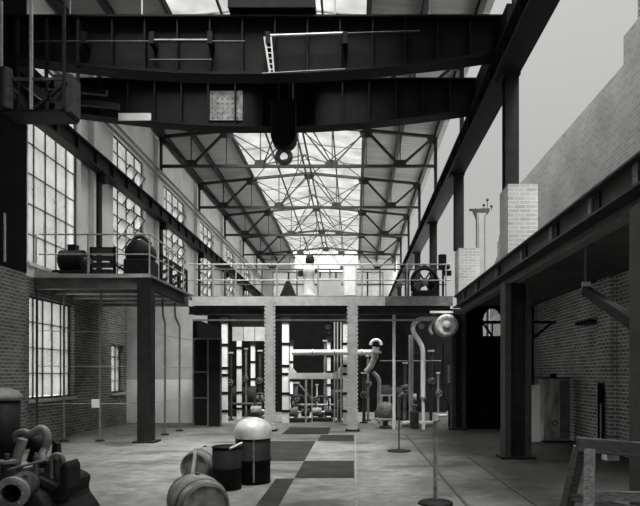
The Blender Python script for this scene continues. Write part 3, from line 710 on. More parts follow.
# ------------------------------------------------------------------ wire fence and pipes under the left gallery
def fence_post(pts, lab, foot=True):
    t = thing('pipe_post', lab, 'post', (pts[0][0], pts[0][1], 0), 'pipe posts under the left gallery')
    B().tube(smooth_path(pts) if len(pts) > 2 else pts, .03, 8).build('pipe', MIDSTEEL if len(pts) <= 2 else GREYSTEEL, t)
    B().lathe([(0, 0), (.12, 0), (.12, .025), (.05, .05), (0, .05)], (pts[0][0], pts[0][1], 0), n=12).build('foot', BLACK, t)
    return t
ZT = GL - .38
fp = [(X(64, 15.6), 15.6), (X(100, 15.6), 15.6), (-7.9, 14.95)]
fence_post([(fp[2][0], 14.95, 0), (fp[2][0], 14.95, ZT + .1)], 'dark pipe post by the brick pier, leftmost under the left gallery')
fence_post([(fp[0][0], 15.6, 0), (fp[0][0], 15.6, 2.5), (fp[0][0], 15.6, 3.3), (fp[0][0] + .02, 15.6, ZT)], 'pipe post before the big lower window, second from left')
fence_post([(fp[1][0], 15.6, 0), (fp[1][0], 15.6, 2.5), (fp[1][0], 15.6, 3.3), (fp[1][0] + .04, 15.6, ZT)], 'pipe post carrying the white tag, third from left')
fence_post([(-5.42, 17.2, 0), (-5.42, 17.2, 2.8), (-5.42, 17.2, 3.2), (-5.5, 17.25, 3.5), (-5.52, 17.3, ZT)], 'pipe post with cranked top, just right of the heavy gallery post')
fence_post([(-5.35, 18.4, 0), (-5.35, 18.4, 2.9), (-5.35, 18.4, 3.2), (-5.45, 18.3, 3.5), (-5.47, 18.32, ZT)], 'pipe post with cranked top, rightmost beside the dark doors')
for zz, lb in ((.98, 'lowest'), (1.95, 'middle'), (2.85, 'topmost')):
    q = B(); path = [(-7.9, 14.95, zz), (fp[0][0], 15.6, zz), (fp[1][0], 15.6, zz), (-5.6, 15.6, zz), (-5.42, 17.2, zz), (-5.35, 18.4, zz), (-5.25, 19.7, zz)]
    for i in range(len(path) - 1): q.tube([path[i], path[i + 1]], .011, 6)
    tag(q.build('fence_wire', RAIL), f'{lb} of three thin wires strung between the pipe posts', 'wire', 'wires strung between the pipe posts')
tag(B().box(X(92, 15.55), X(99.5, 15.55), 15.52, 15.545, .88, 1.1).build('tag', PAPER), 'small white paper tag hung on the lowest wire', 'tag')
# dark glazed doors
t = thing('door_screen', 'dark panelled double door in a thin pale frame behind the pipe posts', 'door', (-4.8, 19.8, 0))
xa, xb, xc_ = X(193.5, 19.8), X(208, 19.8), X(221, 19.8); zt_ = Z(338, 19.8)
b = B()
for xx in (xa, xb, xc_): b.box(xx - .025, xx + .025, 19.77, 19.83, 0, zt_)
b.box(xa, xc_, 19.77, 19.83, zt_ - .05, zt_); b.build('frame', GREYSTEEL, t)
lf = B().box(xa + .025, xb - .025, 19.79, 19.81, .05, zt_ - .05).build('door_leaf', BLACK, t)
b = B()
for yy in (372, 398, 426): b.box(xa + .02, xb - .02, 19.77, 19.83, Z(yy, 19.8) - .02, Z(yy, 19.8) + .02)
b.build('cross_rail', GREYSTEEL, lf)
B().box(xb + .025, xc_ - .025, 19.79, 19.81, .02, zt_ - .05).build('door_leaf', STEEL, t)
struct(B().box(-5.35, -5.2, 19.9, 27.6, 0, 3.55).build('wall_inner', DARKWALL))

# ------------------------------------------------------------------ machinery under the cross gallery
def banded(px0, px1, ytop, ybase, lab, gaps, d=None):
    d = d or EYE * F / (ybase - CY); x0, x1 = X(px0, d), X(px1, d); xm = (x0 + x1) / 2; r = (x1 - x0) / 2
    z1 = Z(ytop, d)
    t = thing('banded_column', lab, 'column', (xm, d, 0), 'white columns with dark bands')
    B().box(x0, x1, d - r, d + r, 0, z1).build('shaft', WHITE, t, .01)
    for gy0 in gaps:
        z = Z(gy0, d); B().box(x0 - .02, x1 + .02, d - r - .02, d + r + .02, z - .045, z + .045).build('band', BLACK, t)
    B().box(x0 - .04, x1 + .04, d - r - .04, d + r + .04, z1, min(z1 + .2, 3.9)).build('cap', STEEL, t)
    return d
banded(222, 227.5, 323, 423, 'white square column with dark bands, leftmost beside the dark doors', (345, 368, 375, 393, 411))
banded(237, 241.5, 330, 419, 'white square column with dark bands, second from left', (348, 367, 392.5, 408.5))
banded(251, 255, 345, 414, 'slim white column with dark bands, third from left', (362, 379, 394, 404))
dP = banded(282.5, 289, 323, 423, 'white square column with dark bands, just right of the left pale post', (344, 366, 374, 393.5, 411))
banded(290, 293, 345, 409, 'thin white column with dark bands, inside the portal', (362, 380, 395), 23.6)
banded(343, 348.5, 323, 424, 'white square column with dark bands, just left of the right pale post', (344, 366, 374, 393.5, 411))
banded(327, 330.5, 342, 409, 'thin white column with dark bands, inside the portal beside the hanging rods', (356, 372, 385, 397), 23.6)
# portal frame
t = thing('portal_beam', 'pale horizontal portal beam with corner gussets between white columns', 'beam', (X(315, 21.3), 21.3, 1.6))
B().box(X(288.5, 21.3), X(349, 21.3), 21.25, 21.35, Z(379, 21.3), Z(373, 21.3)).build('beam', PALE, t)
za = Z(373, 21.3)
B().prism([(X(289.5, 21.3), za), (X(297, 21.3), za), (X(289.5, 21.3), za + .34)], 21.28, 21.32).build('gusset', PALE, t)
B().prism([(X(342.5, 21.3), za), (X(335, 21.3), za), (X(342.5, 21.3), za + .34)], 21.28, 21.32).build('gusset', PALE, t)
for k, px in enumerate((334.5, 337.5, 341)):
    tag(B().tube([P(px, 424, 21.0) * 1, P(px, 322, 21.0)], .025, 6).build('hanging_rod', PIPE), ['left', 'middle', 'right'][k] + ' of three thin pale vertical rods beside the right pale post', 'rod', 'thin rods by the right post')
for k, px in enumerate((306, 312)):
    tag(B().tube([P(px, 379, 21.3), (X(px, 21.3), 21.3, 0)], .022 if k else .04, 6).build('drop_pipe', PIPE), ['thicker', 'thinner'][k] + ' pale pipe dropping from the portal beam to the pump', 'pipe', 'drop pipes under the portal beam')
t = thing('steam_pipe', 'long white horizontal pipe behind the pale posts, above the portal beam', 'pipe', (X(330, 20.9), 20.9, 2.3))
B().tube([P(292, 352.5, 20.7), P(372, 352.5, 20.7)], .095, 14).build('pipe', WHITE, t)
for px in (312, 334, 361): B().cyl(P(px, 352.5, 20.7), P(px + 1.2, 352.5, 20.7), .125, 14).build('collar', PIPE, t)
t = thing('hung_panel', 'pale three-panel sheet hanging high behind the left pale post', 'panel', (X(249, 21.8), 21.8, 3))
for k in range(3): B().box(X(232.5 + k * 11.3, 21.8), X(243.2 + k * 11.3, 21.8), 21.78, 21.82, Z(341, 21.8), Z(327, 21.8)).build('sheet', GREYPL if k == 0 else PALE, t)
B().box(X(231, 21.8), X(267, 21.8), 21.83, 21.86, Z(327, 21.8), 3.95).build('hanger', BLACK, t)

def pump(cx, d, s, lab, name='feed_pump'):
    t = thing(name, lab, 'pump', (cx, d, 0))
    B().box(cx - .45 * s, cx + .45 * s, d - .25 * s, d + .25 * s, 0, .15 * s).build('bed', IRON, t, .02)
    B().cyl((cx - .4 * s, d, .38 * s), (cx - .02 * s, d, .38 * s), .18 * s, 16).build('steam_cylinder', IRONLIGHT, t)
    B().cyl((cx + .12 * s, d, .36 * s), (cx + .42 * s, d, .36 * s), .15 * s, 16).build('pump_barrel', IRON, t)
    B().cyl((cx - .02 * s, d, .38 * s), (cx + .12 * s, d, .38 * s), .04 * s, 8).build('piston_rod', PIPE, t)
    B().tube(smooth_path([(cx + .27 * s, d, .5 * s), (cx + .27 * s, d, .85 * s), (cx + .1 * s, d, 1.0 * s), (cx - .25 * s, d, .95 * s), (cx - .25 * s, d, .55 * s)]), .045 * s, 8).build('bent_pipe', IRON, t)
    return t
pump(X(298.5, 21.9), 21.9, .95, 'iron feed pump on the floor behind the portal, left one')
pump(X(322, 22.3), 22.3, .9, 'iron feed pump on the floor behind the portal, right one')
pump(X(262, 22.5), 22.5, 1.0, 'iron pump on the floor behind the left pale post')
t = thing('crank_rod', 'dark slanting rod linkage hanging inside the portal', 'rod', (X(300, 21.8), 21.8, 1.0))
B().bar(P(299, 384, 21.8), P(312, 399, 21.8), .06, .06).build('rod', IRONLIGHT, t)
B().ball(P(312, 399, 21.8), .09, 10).build('joint', IRONLIGHT, t)

def valve_stand(px, d, y0, y1, lab, m=MIDSTEEL, r=.04, wheel=True):
    xx = X(px, d); z0, z1 = max(0, Z(y1, d)), Z(y0, d)
    t = thing('valve_stand', lab, 'valve', (xx, d, 0))
    B().tube([(xx, d, 0), (xx, d, z1)], r, 10).build('pipe', m, t)
    zm = z0 + (z1 - z0) * .55
    B().ball((xx, d, zm), r * 2.4, 12).build('valve_body', IRON, t)
    B().tube([(xx, d - .02, zm), (xx, d - .25, zm + .02)], .014, 6).build('stem', PIPE, t)
    if wheel: B().tube(arc((xx, d - .25, zm + .02), .11, 0, 2 * PI, 16, (1, 0, 0), (0, 0, 1)), .014, 6).build('handwheel', IRONLIGHT, t)
    B().cyl((xx, d, z1 - .06), (xx, d, z1), r * 1.9, 12).build('flange', PIPE, t)
    B().cyl((xx, d, .0), (xx, d, .05), r * 2.4, 12).build('foot', IRON, t)
for px, d, y0, y1, m_, r, lab in ((231, 22.6, 352, 425, MIDSTEEL, .05, 'dark valve pipe between the two leftmost white columns'), (246, 24.6, 348, 420, IRONLIGHT, .045, 'worn grey valve pipe right of the second white column'),
        (260, 23.4, 350, 420, MIDSTEEL, .06, 'dark valve pipe close beside the left pale post'), (296, 22.6, 382, 420, IRONLIGHT, .07, 'stubby worn valve pipe at the left foot of the portal'),
        (317, 23.4, 384, 420, PIPE, .03, 'thin pale valve pipe in the middle of the portal'), (325, 23.2, 340, 420, IRONLIGHT, .05, 'worn valve pipe rising past the portal beam'),
        (339, 21.9, 390, 420, MIDSTEEL, .07, 'stubby dark valve pipe at the right foot of the portal'), (364, 21.4, 372, 425, MIDSTEEL, .06, 'dark valve pipe just right of the right pale post'),
        (368, 22.4, 355, 420, IRONLIGHT, .045, 'worn valve pipe behind the hooked pipe'), (405, 22.0, 362, 420, MIDSTEEL, .05, 'dark valve pipe behind the white riser'),
        (431, 21.0, 350, 420, MIDSTEEL, .06, 'dark valve pipe right of the bent white pipe'), (438, 22.2, 372, 420, IRONLIGHT, .04, 'worn valve pipe below the round duct end')):
    valve_stand(px, d, y0, y1, lab, m_, r)
tag(B().tube([P(380, 361, 20.9), P(441, 361, 20.9)], .02, 8).build('cross_pipe', IRONLIGHT), 'thin level pipe running behind the white riser', 'pipe')
tag(B().tube([P(228, 404, 23), P(262, 404, 23)], .06, 10).build('cross_pipe', MIDSTEEL), 'dark level pipe low behind the leftmost white columns', 'pipe')
tag(B().tube([P(292, 405, 22.8), P(340, 405, 22.8)], .05, 10).build('cross_pipe', IRONLIGHT), 'worn level pipe low inside the portal', 'pipe')
t = thing('gauge_globe', 'pair of small pale globes on a thin stem, upper right in the portal', 'gauge', P(328, 335, 19.2))
B().ball(P(328, 327, 19.2), .085, 12).build('globe', PIPE, t); B().ball(P(328, 332, 19.2), .085, 12).build('globe', IRONLIGHT, t)
B().tube([P(328, 333, 19.2), P(328, 301, 19.2)], .02, 6).build('stem', STEEL, t)
engine(X(335, 24.5), 24.5, 0, 1.5, 'black engine on the floor far behind the portal', 'floor_engine')
engine(X(245, 25.2), 25.2, 0, 1.6, 'black engine on the floor behind the left white columns', 'floor_engine')
engine(X(395, 23.2), 23.2, 0, 1.7, 'black engine on the floor behind the bellied vessel', 'floor_engine')
# pressure vessel with twin uprights
vx, vd = X(385.5, 19.4), 19.4
t = thing('pressure_vessel', 'round bellied grey pump vessel on a foot, right of right pale post', 'vessel', (vx, vd, 0))
B().lathe([(0, 0), (.2, 0), (.2, .06), (.09, .1), (.09, .22), (.26, .3), (.3, .45), (.3, .6), (.24, .76), (.12, .84), (0, .86)], (vx, vd, 0), n=24).build('body', IRONLIGHT, t)
B().lathe([(.28, 0), (.33, 0), (.33, .05), (.28, .05)], (vx, vd, .28), n=24).build('flange', PIPE, t)
for s in (-1, 1): B().cyl((vx + s * .13, vd, .76), (vx + s * .13, vd, 1.05), .035, 10).build('upright', PIPE, t)
B().bar((vx - .22, vd, 1.06), (vx + .22, vd, 1.06), .06, .05).build('yoke', PIPE, t)
# goose-neck pipe
t = thing('gooseneck_pipe', 'pale hooked pipe with elbow curling over, right of right pale post', 'pipe', (X(376, 20.5), 20.5, 1))
pts = arc(P(376, 345, 20.5), .18, 0, PI, 12, (1, 0, 0), (0, 0, 1))
B().tube(pts, .05, 10).build('hook_bend', WHITE, t)
B().cyl(P(376, 347, 20.5), P(374.5, 358, 20.5), .12, 14).build('barrel', PIPE, t)
B().cyl(P(376.5, 351, 20.5), P(376.3, 353, 20.5), .17, 14).build('flange', PALE, t)
B().tube(smooth_path([P(374.5, 357, 20.5), P(371, 366, 20.5), P(366, 372, 20.5)]), .1, 10).build('elbow', PIPE, t)
B().tube(smooth_path([P(373, 372, 20.7), P(379, 380, 20.7), P(379, 396, 20.7), P(379, 412, 20.7), (X(379, 20.7), 20.7, 0)]), .07, 10).build('lower_pipe', PIPE, t)
tag(B().tube([P(394, 309, 18.96), (X(394, 18.96), 18.96, 0)], .05, 10).build('riser_pipe', WHITE), 'tall straight white riser pipe right of the hooked pipe', 'pipe', 'riser pipes')
tag(B().tube([P(411, 335, 20.2), (X(411, 20.2), 20.2, 0)], .075, 10).build('riser_pipe', PIPE), 'grey riser pipe between the white riser and bent pipe', 'pipe', 'riser pipes')
t = thing('bent_pipe', 'large white pipe bending from the round duct end down to floor', 'pipe', (X(423, 18.9), 18.9, 0))
B().tube(smooth_path([P(438, 318.5, 18.9), P(428, 318.5, 18.9), P(419, 319.5, 18.9), P(413.5, 325, 18.9), P(413.5, 332, 18.9), P(418.5, 340, 18.9), P(422, 347, 18.9), P(423, 356, 18.9), P(423, 380, 18.9), P(423, 398, 18.9)], 5), .075, 12).build('pipe', WHITE, t)
B().tube([P(423, 398, 18.9), P(423.5, 420, 18.9), (X(423.5, 18.9), 18.9, 0)], .05, 10).build('spigot', WHITE, t)
B().cyl(P(423, 397, 18.9), P(423, 399, 18.9), .11, 12).build('flange', IRONLIGHT, t)
B().cyl(P(433, 318.5, 18.9), P(434.5, 318.5, 18.9), .12, 12).build('flange', WHITE, t)
# round duct end
dc = P(447, 325.5, 18.2)
t = thing('duct_end', 'large pale round duct end plate below the right of the cross gallery', 'duct', dc)
B().lathe([(0, 0), (.1, 0), (.12, .03), (.2, .03), (.22, .0), (.35, .02), (.35, .12), (.33, .14), (.33, .45), (0, .45)], dc, (0, 1, 0), 30).build('drum', PALE, t)
B().lathe([(.12, 0), (.11, -.05), (.05, -.07), (0, -.07)], dc, (0, 1, 0), 16).build('boss', GREYPL, t)
B().rivets([(dc.x + .28 * math.cos(k * PI / 6), dc.y + .01, dc.z + .28 * math.sin(k * PI / 6)) for k in range(12)], .022).build('bolts', GREYSTEEL, t)
B().box(dc.x - .03, dc.x + .03, dc.y + .2, dc.y + .26, dc.z + .33, 3.56).build('hanger', STEEL, t)
B().tube(arc(P(437, 329, 18.7), .22, PI * .35, PI * 1.3, 10, (1, 0, 0), (0, 0, 1)), .05, 10).build('side_elbow', PIPE, t)
tag(B().box(X(430, 18.45), X(453, 18.45), 18.43, 18.5, Z(313, 18.45), Z(311, 18.45)).build('batten', WHITE), 'short white batten fixed under the gallery above the round duct end', 'batten')
t = thing('valve_ball', 'small pale globe valve in the curl of the bent pipe', 'valve', P(421.5, 326, 19.2))
B().ball(P(421.5, 326, 19.2), .1, 12).build('body', PIPE, t)
B().tube([P(421.5, 326, 19.2), P(421.5, 301, 19.2)], .02, 6).build('stem', STEEL, t)
tag(B().tube([(X(402, 19.7), 19.7, .12), (X(433, 19.7), 19.7, .12)], .09, 12).build('floor_pipe', PIPE), 'grey pipe lying along the floor below the bent pipe', 'pipe')
t = thing('gate_valve', 'dark squat gate valve on the floor below the grey riser', 'valve', (X(414, 19.35), 19.35, 0))
B().box(X(410, 19.35), X(418.5, 19.35), 19.22, 19.48, 0, .55).build('body', IRON, t, .03)
B().cyl(P(414, 413, 19.35), P(414, 405, 19.35), .06, 10).cyl(P(414, 406, 19.35), P(414, 404.5, 19.35), .11, 12).build('bonnet', IRONLIGHT, t)
tag(B().tube(smooth_path([(X(399, 19.9), 19.9, .3), P(399, 400, 19.9), P(401, 395.5, 19.9), P(404, 397, 19.9), (X(404.5, 19.9), 19.9, 0)]), .06, 10).build('return_bend', IRONLIGHT), 'small grey inverted U pipe beside the bellied vessel', 'pipe')
for px, y0, y1, r, m_, lb in ((443, 345, 392, .035, MIDSTEEL, 'dark thin pipe right of the bent pipe'), (449, 365, 383, .04, PIPE, 'short bright gauge tube below the round duct end'), (457, 326, 388, .03, MIDSTEEL, 'dark thin pipe below right of the round duct end')):
    dd = 19.6; q = [P(px, y0, dd), P(px, y1, dd)]
    if px == 443: q += [P(447, y1 + 8, dd), P(449, y1 + 18, dd), P(449, 427, dd)]
    tag(B().tube(smooth_path(q) if len(q) > 2 else q, r, 8).build('thin_pipe', m_), lb, 'pipe', 'thin pipes at the right end')

# ------------------------------------------------------------------ floor stands
t = thing('floor_stand', 'thin dark upright rod on a round floor plate, before the bellied vessel', 'stand', (1.02, 13.6, 0))
B().tube([(1.02, 13.6, 0), (1.02, 13.6, 1.2)], .018, 8).build('rod', MIDSTEEL, t)
B().lathe([(0, 0), (.27, 0), (.27, .02), (.05, .05), (0, .05)], (1.02, 13.6, 0), n=24).build('base', BLACK, t)
B().lathe([(0, 0), (.04, 0), (.04, .04), (0, .04)], (1.02, 13.6, 1.2), n=10).build('cap', MIDSTEEL, t)
vx, vd = 1.1, 8.1
t = thing('valve_standpipe', 'grey standpipe with T handle rising from floor in right foreground', 'standpipe', (vx, vd, 0))
B().tube([(vx, vd, 0), (vx, vd, 1.16)], .028, 10).build('pipe', IRONLIGHT, t)
B().cyl((vx, vd, 1.12), (vx, vd, 1.22), .042, 12).build('tee', PIPE, t)
B().cyl((vx - .03, vd, 1.19), (vx + .16, vd, 1.19), .022, 10).box(vx + .15, vx + .17, vd - .01, vd + .01, 1.15, 1.25).build('handle', PIPE, t)
B().lathe([(0, 0), (.24, 0), (.22, .03), (.05, .06), (0, .06)], (vx, vd, 0), n=20).build('base', BLACK, t)

# ------------------------------------------------------------------ right aisle things
lx0, lx1, ld = X(543, 15.3), X(570, 15.3), 15.3
t = thing('metal_locker', 'stained grey sheet metal locker standing against the right brick wall', 'locker', ((lx0 + lx1) / 2, ld, 0))
B().box(lx0, lx1, ld, ld + .42, .04, 1.63).build('body', LOCKER, t, .008)
xm = lx0 + (lx1 - lx0) * .62
for a, c in ((lx0 + .01, xm - .006), (xm + .006, lx1 - .01)): dr = B().box(a, c, ld - .025, ld, .1, 1.58).build('door', LOCKER if a < xm - .01 else GREYSTEEL, t)
B().tube(arc((xm - .13, ld - .035, .5), .06, 0, 2 * PI, 14, (1, 0, 0), (0, 0, 1)), .012, 6).build('ring_handle', BLACK, t)
B().box(lx0 - .02, lx1 + .02, ld - .03, ld + .44, 1.63, 1.66).build('top_plate', IRON, t)
B().box(lx0 + .02, lx1 - .02, ld + .02, ld + .4, 0, .04).build('plinth', BLACK, t)
b = B(); b.prism([(X(530, 15.5), .1), (X(539.4, 15.5), .1), (X(539.4, 15.5), 1.48), (X(530.4, 15.5), 1.46)], 15.45, 15.49); b.box(X(531, 15.5), X(540, 15.5), 15.45, 15.49, 0, .1)
tag(b.build('white_board', WHITE), 'tall white board standing upright just left of the metal locker', 'board')
tag(B().cyl((lx0 + .25, ld + .2, 1.711), (lx0 + .4, ld + .2, 1.711), .05, 10).build('tin', BLACK), 'small dark tin lying on top of the metal locker', 'tin')
t = thing('wall_pipe_end', 'dark upright pipe with pale rod on the right brick wall', 'pipe', (RW - .1, 13.4, .2))
B().tube([(RW - .24, 13.4, 0), (RW - .24, 13.4, 1.55)], .07, 10).build('pipe', BLACK, t)
B().tube([(RW - .3, 13.25, 0), (RW - .3, 13.25, 1.1)], .018, 6).build('rod', PIPE, t)
t = thing('pale_box', 'small pale open box on the floor seen under the trestle', 'box', (5.3, 12.4, 0))
bx = X(611, 12.2); B().box(bx - .13, bx + .13, 12.1, 12.35, .0, .2).build('body', PAPER, t, .005)
B().box(bx - .14, bx - .02, 12.0, 12.1, .14, .22).build('flap', PAPER, t)

# timber trestle in the right foreground
t = thing('timber_trestle', 'rough timber trestle with splayed legs in the right foreground', 'trestle', (2.9, 6.0, 0))
d = 5.9
B().bar((X(577, d), d, 1.06), (3.75, d - .25, .95), .13, .14).build('top_beam', BEAMWOOD, t, .008)
def leg(a, c): return B().bar(a, c, .1, .1).build('leg', TIMBER, t, .006)
leg((X(585, d), d - .12, 1.02), (X(571, d), d - .42, 0)); leg((X(585, d), d + .12, 1.02), (X(575, d), d + .45, 0))
leg((3.6, d - .36, .94), (3.75, d - .62, 0)); leg((3.6, d - .1, .94), (3.75, d + .2, 0))
B().bar((X(582, d), d - .22, .6), (3.68, d - .5, .62), .05, .09).build('brace', TIMBER, t)
B().bar((X(579, d), d + .25, .5), (3.68, d + .05, .2), .05, .09).build('brace', TIMBER, t)
tag(B().bar((2.45, 6.9, .05), (2.95, 5.9, .05), .12, .1).build('timber_baulk', TIMBER), 'rough timber baulk lying on the floor behind the trestle', 'timber')

# ------------------------------------------------------------------ drums and barrels
def barrel(c, axis, L, r, lab, m=BARREL):
    ax = Vector(axis).normalized(); c = Vector(c)
    t = thing('wooden_barrel', lab, 'barrel', (c.x, c.y, 0), 'wooden barrels lying on the floor')
    prof = [(r * (.8 + .2 * (1 - (2 * i / 12 - 1) ** 2)), -L / 2 + L * i / 12) for i in range(13)]
    B().lathe([(r * .74, -L / 2 + .03), (r * .76, -L / 2)] + prof + [(r * .76, L / 2), (r * .74, L / 2 - .03)], c, ax, 32).build('staves', m, t)
    for s in (-1, 1): B().lathe([(0, 0), (r * .76, 0)], c + ax * s * (L / 2 - .03), ax, 32, False).build('head', m, t)
    for q in (-.46, -.28, .28, .46):
        rr = r * (.8 + .2 * (1 - (2 * q) ** 2)) + .006
        dr = r * .2 * 4 * q * .05 / L * 2
        B().lathe([(rr + dr / 2 - .004, q * L - .022), (rr + dr / 2, q * L - .022), (rr - dr / 2, q * L + .022), (rr - dr / 2 - .004, q * L + .022)], c, ax, 32).build('hoop', HOOP, t)
    B().cyl(c + Vector((0, 0, r * .97)), c + Vector((0, 0, r + .02)), .03, 10).build('bung', HOOP, t)
    return t
barrel((-1.76, 6.75, .31), (.5, -.87, 0), .72, .31, 'wooden barrel lying on its side in front, head turned to the right')
barrel((-2.4, 9.65, .29), (-.22, -.97, 0), .72, .29, 'wooden barrel lying behind the front barrel, with a stick against its head')
tag(B().tube([(-2.47, 9.08, .0), (-2.42, 9.18, .62)], .028, 8).build('stick', PIPE), 'pale stick leaning on the head of the rear barrel', 'stick')
ux, ud = X(253, 9.7), 9.7
t = thing('domed_drum', 'tall black steel drum with a bright domed lid', 'drum', (ux, ud, 0))
B().lathe([(0, 0), (.28, 0), (.28, .35), (.293, .36), (.293, .39), (.28, .4), (.28, .74), (0, .74)], (ux, ud, 0), n=36).build('body', BLACK, t)
B().lathe([(.295, .72), (.3, .84), (.285, .9), (.24, .97), (.16, 1.02), (.07, 1.045), (0, 1.05)], (ux, ud, 0), n=36).build('lid', DOME, t)
B().tube([(ux + .06, ud - .3, .05), (ux + .06, ud - .3, .72)], .016, 8).build('gauge_tube', IRONLIGHT, t)
ux2, ud2 = X(227, 9.15), 9.15
t = thing('open_drum', 'squat black steel drum beside the domed drum, pale stick on top', 'drum', (ux2, ud2, 0))
B().lathe([(0, 0), (.22, 0), (.22, .3), (.23, .31), (.23, .34), (.22, .35), (.22, .64), (.205, .64), (.205, .52), (0, .52)], (ux2, ud2, 0), n=32).build('body', BLACK, t)
B().lathe([(.205, .63), (.228, .63), (.228, .655), (.205, .655)], (ux2, ud2, 0), n=32).build('rim', BLACK, t)
tag(B().tube([(X(231, 8.72), 8.66, .676), (X(241, 9.3), 9.36, .676)], .018, 8).build('stick', PALE), 'pale stick lying on the rim of the squat black drum', 'stick')

# tank at the left edge
tx, td = X(4, 12.4), 12.4
t = thing('lidded_tank', 'dark round tank with pale domed lid against the left brick pier', 'tank', (tx, td, 0))
B().lathe([(0, 0), (.3, 0), (.3, 1.22), (0, 1.22)], (tx, td, 0), n=28).build('body', BLACK, t)
B().lathe([(.3, 1.2), (.34, 1.22), (.34, 1.3), (.27, 1.4), (.1, 1.46), (0, 1.47)], (tx, td, 0), n=28).build('lid', GREYSTEEL, t)
tag(B().tube([(-7.92, 13.6, 4.3), (-7.92, 13.6, 5.4)], .03, 8).build('conduit', PIPE), 'thin pale vertical conduit on the left brick pier', 'pipe')

# ------------------------------------------------------------------ cast iron machine in the left foreground
d = 5.0
t = thing('iron_machine', 'heap of dark cast iron engine parts with bent pipe in left foreground', 'machine', (-2.7, 5.0, 0))
bed = [(-3.05, 0), (-2.36, 0), (-2.34, .3), (-2.3, .55), (-2.42, .72), (-2.38, .84), (-2.55, .92), (-2.9, .92), (-3.05, .84)]
B().prism(bed, 4.85, 5.5).build('bed', BLACK, t, .05)
B().lathe([(0, 0), (.2, 0), (.22, .05), (.22, .22), (.2, .28), (0, .28)], (-2.62, 4.72, .62), (0, 1, 0), 28).build('crankcase', BLACK, t)
B().tube(smooth_path([P(15, 470, d), P(17, 458, d), P(21, 446, d), P(23, 439, d)], 4), .038, 12).build('side_pipe', IRONLIGHT, t)
B().cyl(P(14.5, 471, d), P(15.2, 466, d), .06, 14).build('pipe_flange', IRON, t)
B().tube(smooth_path([P(18, 441, d + .1), P(17, 435, d + .1), P(23, 432.5, d + .1), P(30, 434, d + .1), P(36, 431, d + .1), P(41, 428.5, d + .1), P(46, 432, d + .1), P(47, 440, d + .1), P(44.5, 449, d + .1), P(42, 456, d + .05), P(43, 466, d)], 5), .034, 12).build('bent_pipe', IRONLIGHT, t)
B().cyl(P(43, 459, d), P(43, 463, d), .055, 14).build('pipe_flange', IRON, t)
B().tube(smooth_path([P(24, 444, d + .2), P(34, 441, d + .2), P(37, 448, d + .2), P(33, 462, d + .2)], 4), .055, 12).build('cross_duct', BLACK, t)
B().prism([(-2.62, .88), (-2.53, .88), (-2.55, 1.15), (-2.585, 1.18)], 5.15, 5.22).build('rib', BLACK, t)
B().tube([P(8, 470, d - .15), P(26, 465, d - .15), P(47, 460, d - .15)], .011, 8).build('tie_rod', IRONLIGHT, t)
B().box(-2.88, -2.79, 4.86, 4.95, .93, 1.03).build('valve_box', IRONLIGHT, t, .01)
B().cyl((-2.835, 4.9, 1.03), (-2.835, 4.9, 1.1), .022, 10).build('valve_spindle', IRON, t)
fc = P(12, 493, 4.45)
B().lathe([(.105, 0), (.078, 0), (.078, .3), (.105, .3), (.105, 0)], fc, (-.2, 1, .05), 24).build('inlet', IRON, t)
B().lathe([(.07, -.03), (.12, -.03), (.12, .02), (.07, .02), (.07, -.03)], fc, (-.2, 1, .05), 24).rivets([tuple(fc + Vector((.096 * math.cos(k * PI / 4), -.03, .096 * math.sin(k * PI / 4)))) for k in range(8)], .014).build('inlet_flange', IRONLIGHT, t)
B().lathe([(0, .25), (.08, .25)], fc, (-.2, 1, .05), 20, False).build('inlet_blank', BLACK, t)
B().box(-2.95, -2.7, 4.6, 4.9, 0, .78).build('inlet_bracket', BLACK, t, .03)
B().cyl(P(26, 490, 4.55), P(28, 477, 4.6), .045, 12).build('side_boss', IRON, t)
B().cyl(P(8, 462, d - .1), P(8, 482, d - .1), .055, 14).build('valve_chest', IRON, t)
B().cyl(P(8, 463, d - .1), P(8, 460, d - .1), .08, 14).build('valve_flange', IRONLIGHT, t)
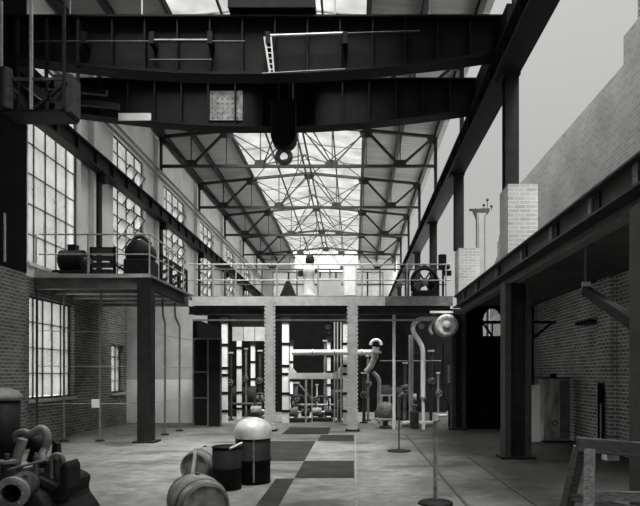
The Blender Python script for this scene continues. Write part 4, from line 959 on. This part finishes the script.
for px, py, hh in ((36, 468, .1), (47.5, 469, .07), (52, 470, .07), (56.5, 469.5, .08)):
    c = P(px, py, d - .05); q = B().cyl(c - Vector((0, 0, .1)), c + Vector((0, 0, hh)), .022, 12).build('stud_cylinder', IRONLIGHT if px in (36, 52) else IRON, t)
    B().cyl(c + Vector((0, 0, hh)), c + Vector((0, 0, hh + .025)), .016, 6).build('nut', IRONLIGHT, q)
B().tube(smooth_path([P(47, 472, d), P(49, 461, d), P(55, 455.5, d), P(61, 456, d), P(63, 461, d), P(62, 474, d)]), .024, 10).build('small_bend', IRONLIGHT, t)
q = [(-2.45, .72), (-2.36, .72), (-2.3, .83), (-2.3, 1.0), (-2.33, 1.05), (-2.37, 1.0), (-2.37, .88)]
B().prism(q, 4.82, 5.06).build('fender', BLACK, t, .02)
B().box(-2.85, -2.42, 4.6, 4.95, 0, .5).build('foot_block', BLACK, t, .05)

# ------------------------------------------------------------------ outside on the right
t = thing('bracket_mast', 'weathered concrete mast with iron bracket head beyond the right side', 'mast', (X(481, 20.6), 20.6, 4.1))
mx_ = X(481, 20.6)
B().box(mx_ - .16, mx_ + .16, 20.5, 20.7, 0, 7.25).build('shaft', CONC, t, .01)
for s in (-.11, .11): B().tube([(mx_ + s, 20.48, 4.1), (mx_ + s, 20.48, 7.2)], .012, 6).build('conduit', GREYSTEEL, t)
b = B(); b.bar((mx_ - .4, 20.6, 7.38), (mx_ + .3, 20.6, 7.4), .06, .07); b.prism([(mx_ - .3, 7.34), (mx_ + .3, 7.34), (mx_ + .08, 7.05), (mx_ - .1, 6.9)], 20.57, 20.63); b.build('bracket', IRON, t)
for dx, dz in ((.22, .3), (.1, .12), (.36, .08)):
    B().tube([(mx_ + dx, 20.6, 7.38), (mx_ + dx, 20.6, 7.42 + dz)], .012, 6).lathe([(0, 0), (.045, .02), (.045, .09), (0, .1)], (mx_ + dx, 20.6, 7.38 + dz), n=8).build('insulator', IRON, t)
t = thing('chimney_stack', 'dark chimney stack rising behind the right brick wall top', 'chimney', (6.9, 13.6, 0))
B().box(6.62, 7.3, 13.3, 14.0, 0, 11.2).build('shaft', BRICK_L, t)
B().box(6.55, 7.37, 13.23, 14.07, 11.2, 11.5).build('crown', BRICK_L, t)
struct(B().box(-40, 40, -10, 90, -1.1, -1.0).build('ground_outside', GREYPL))
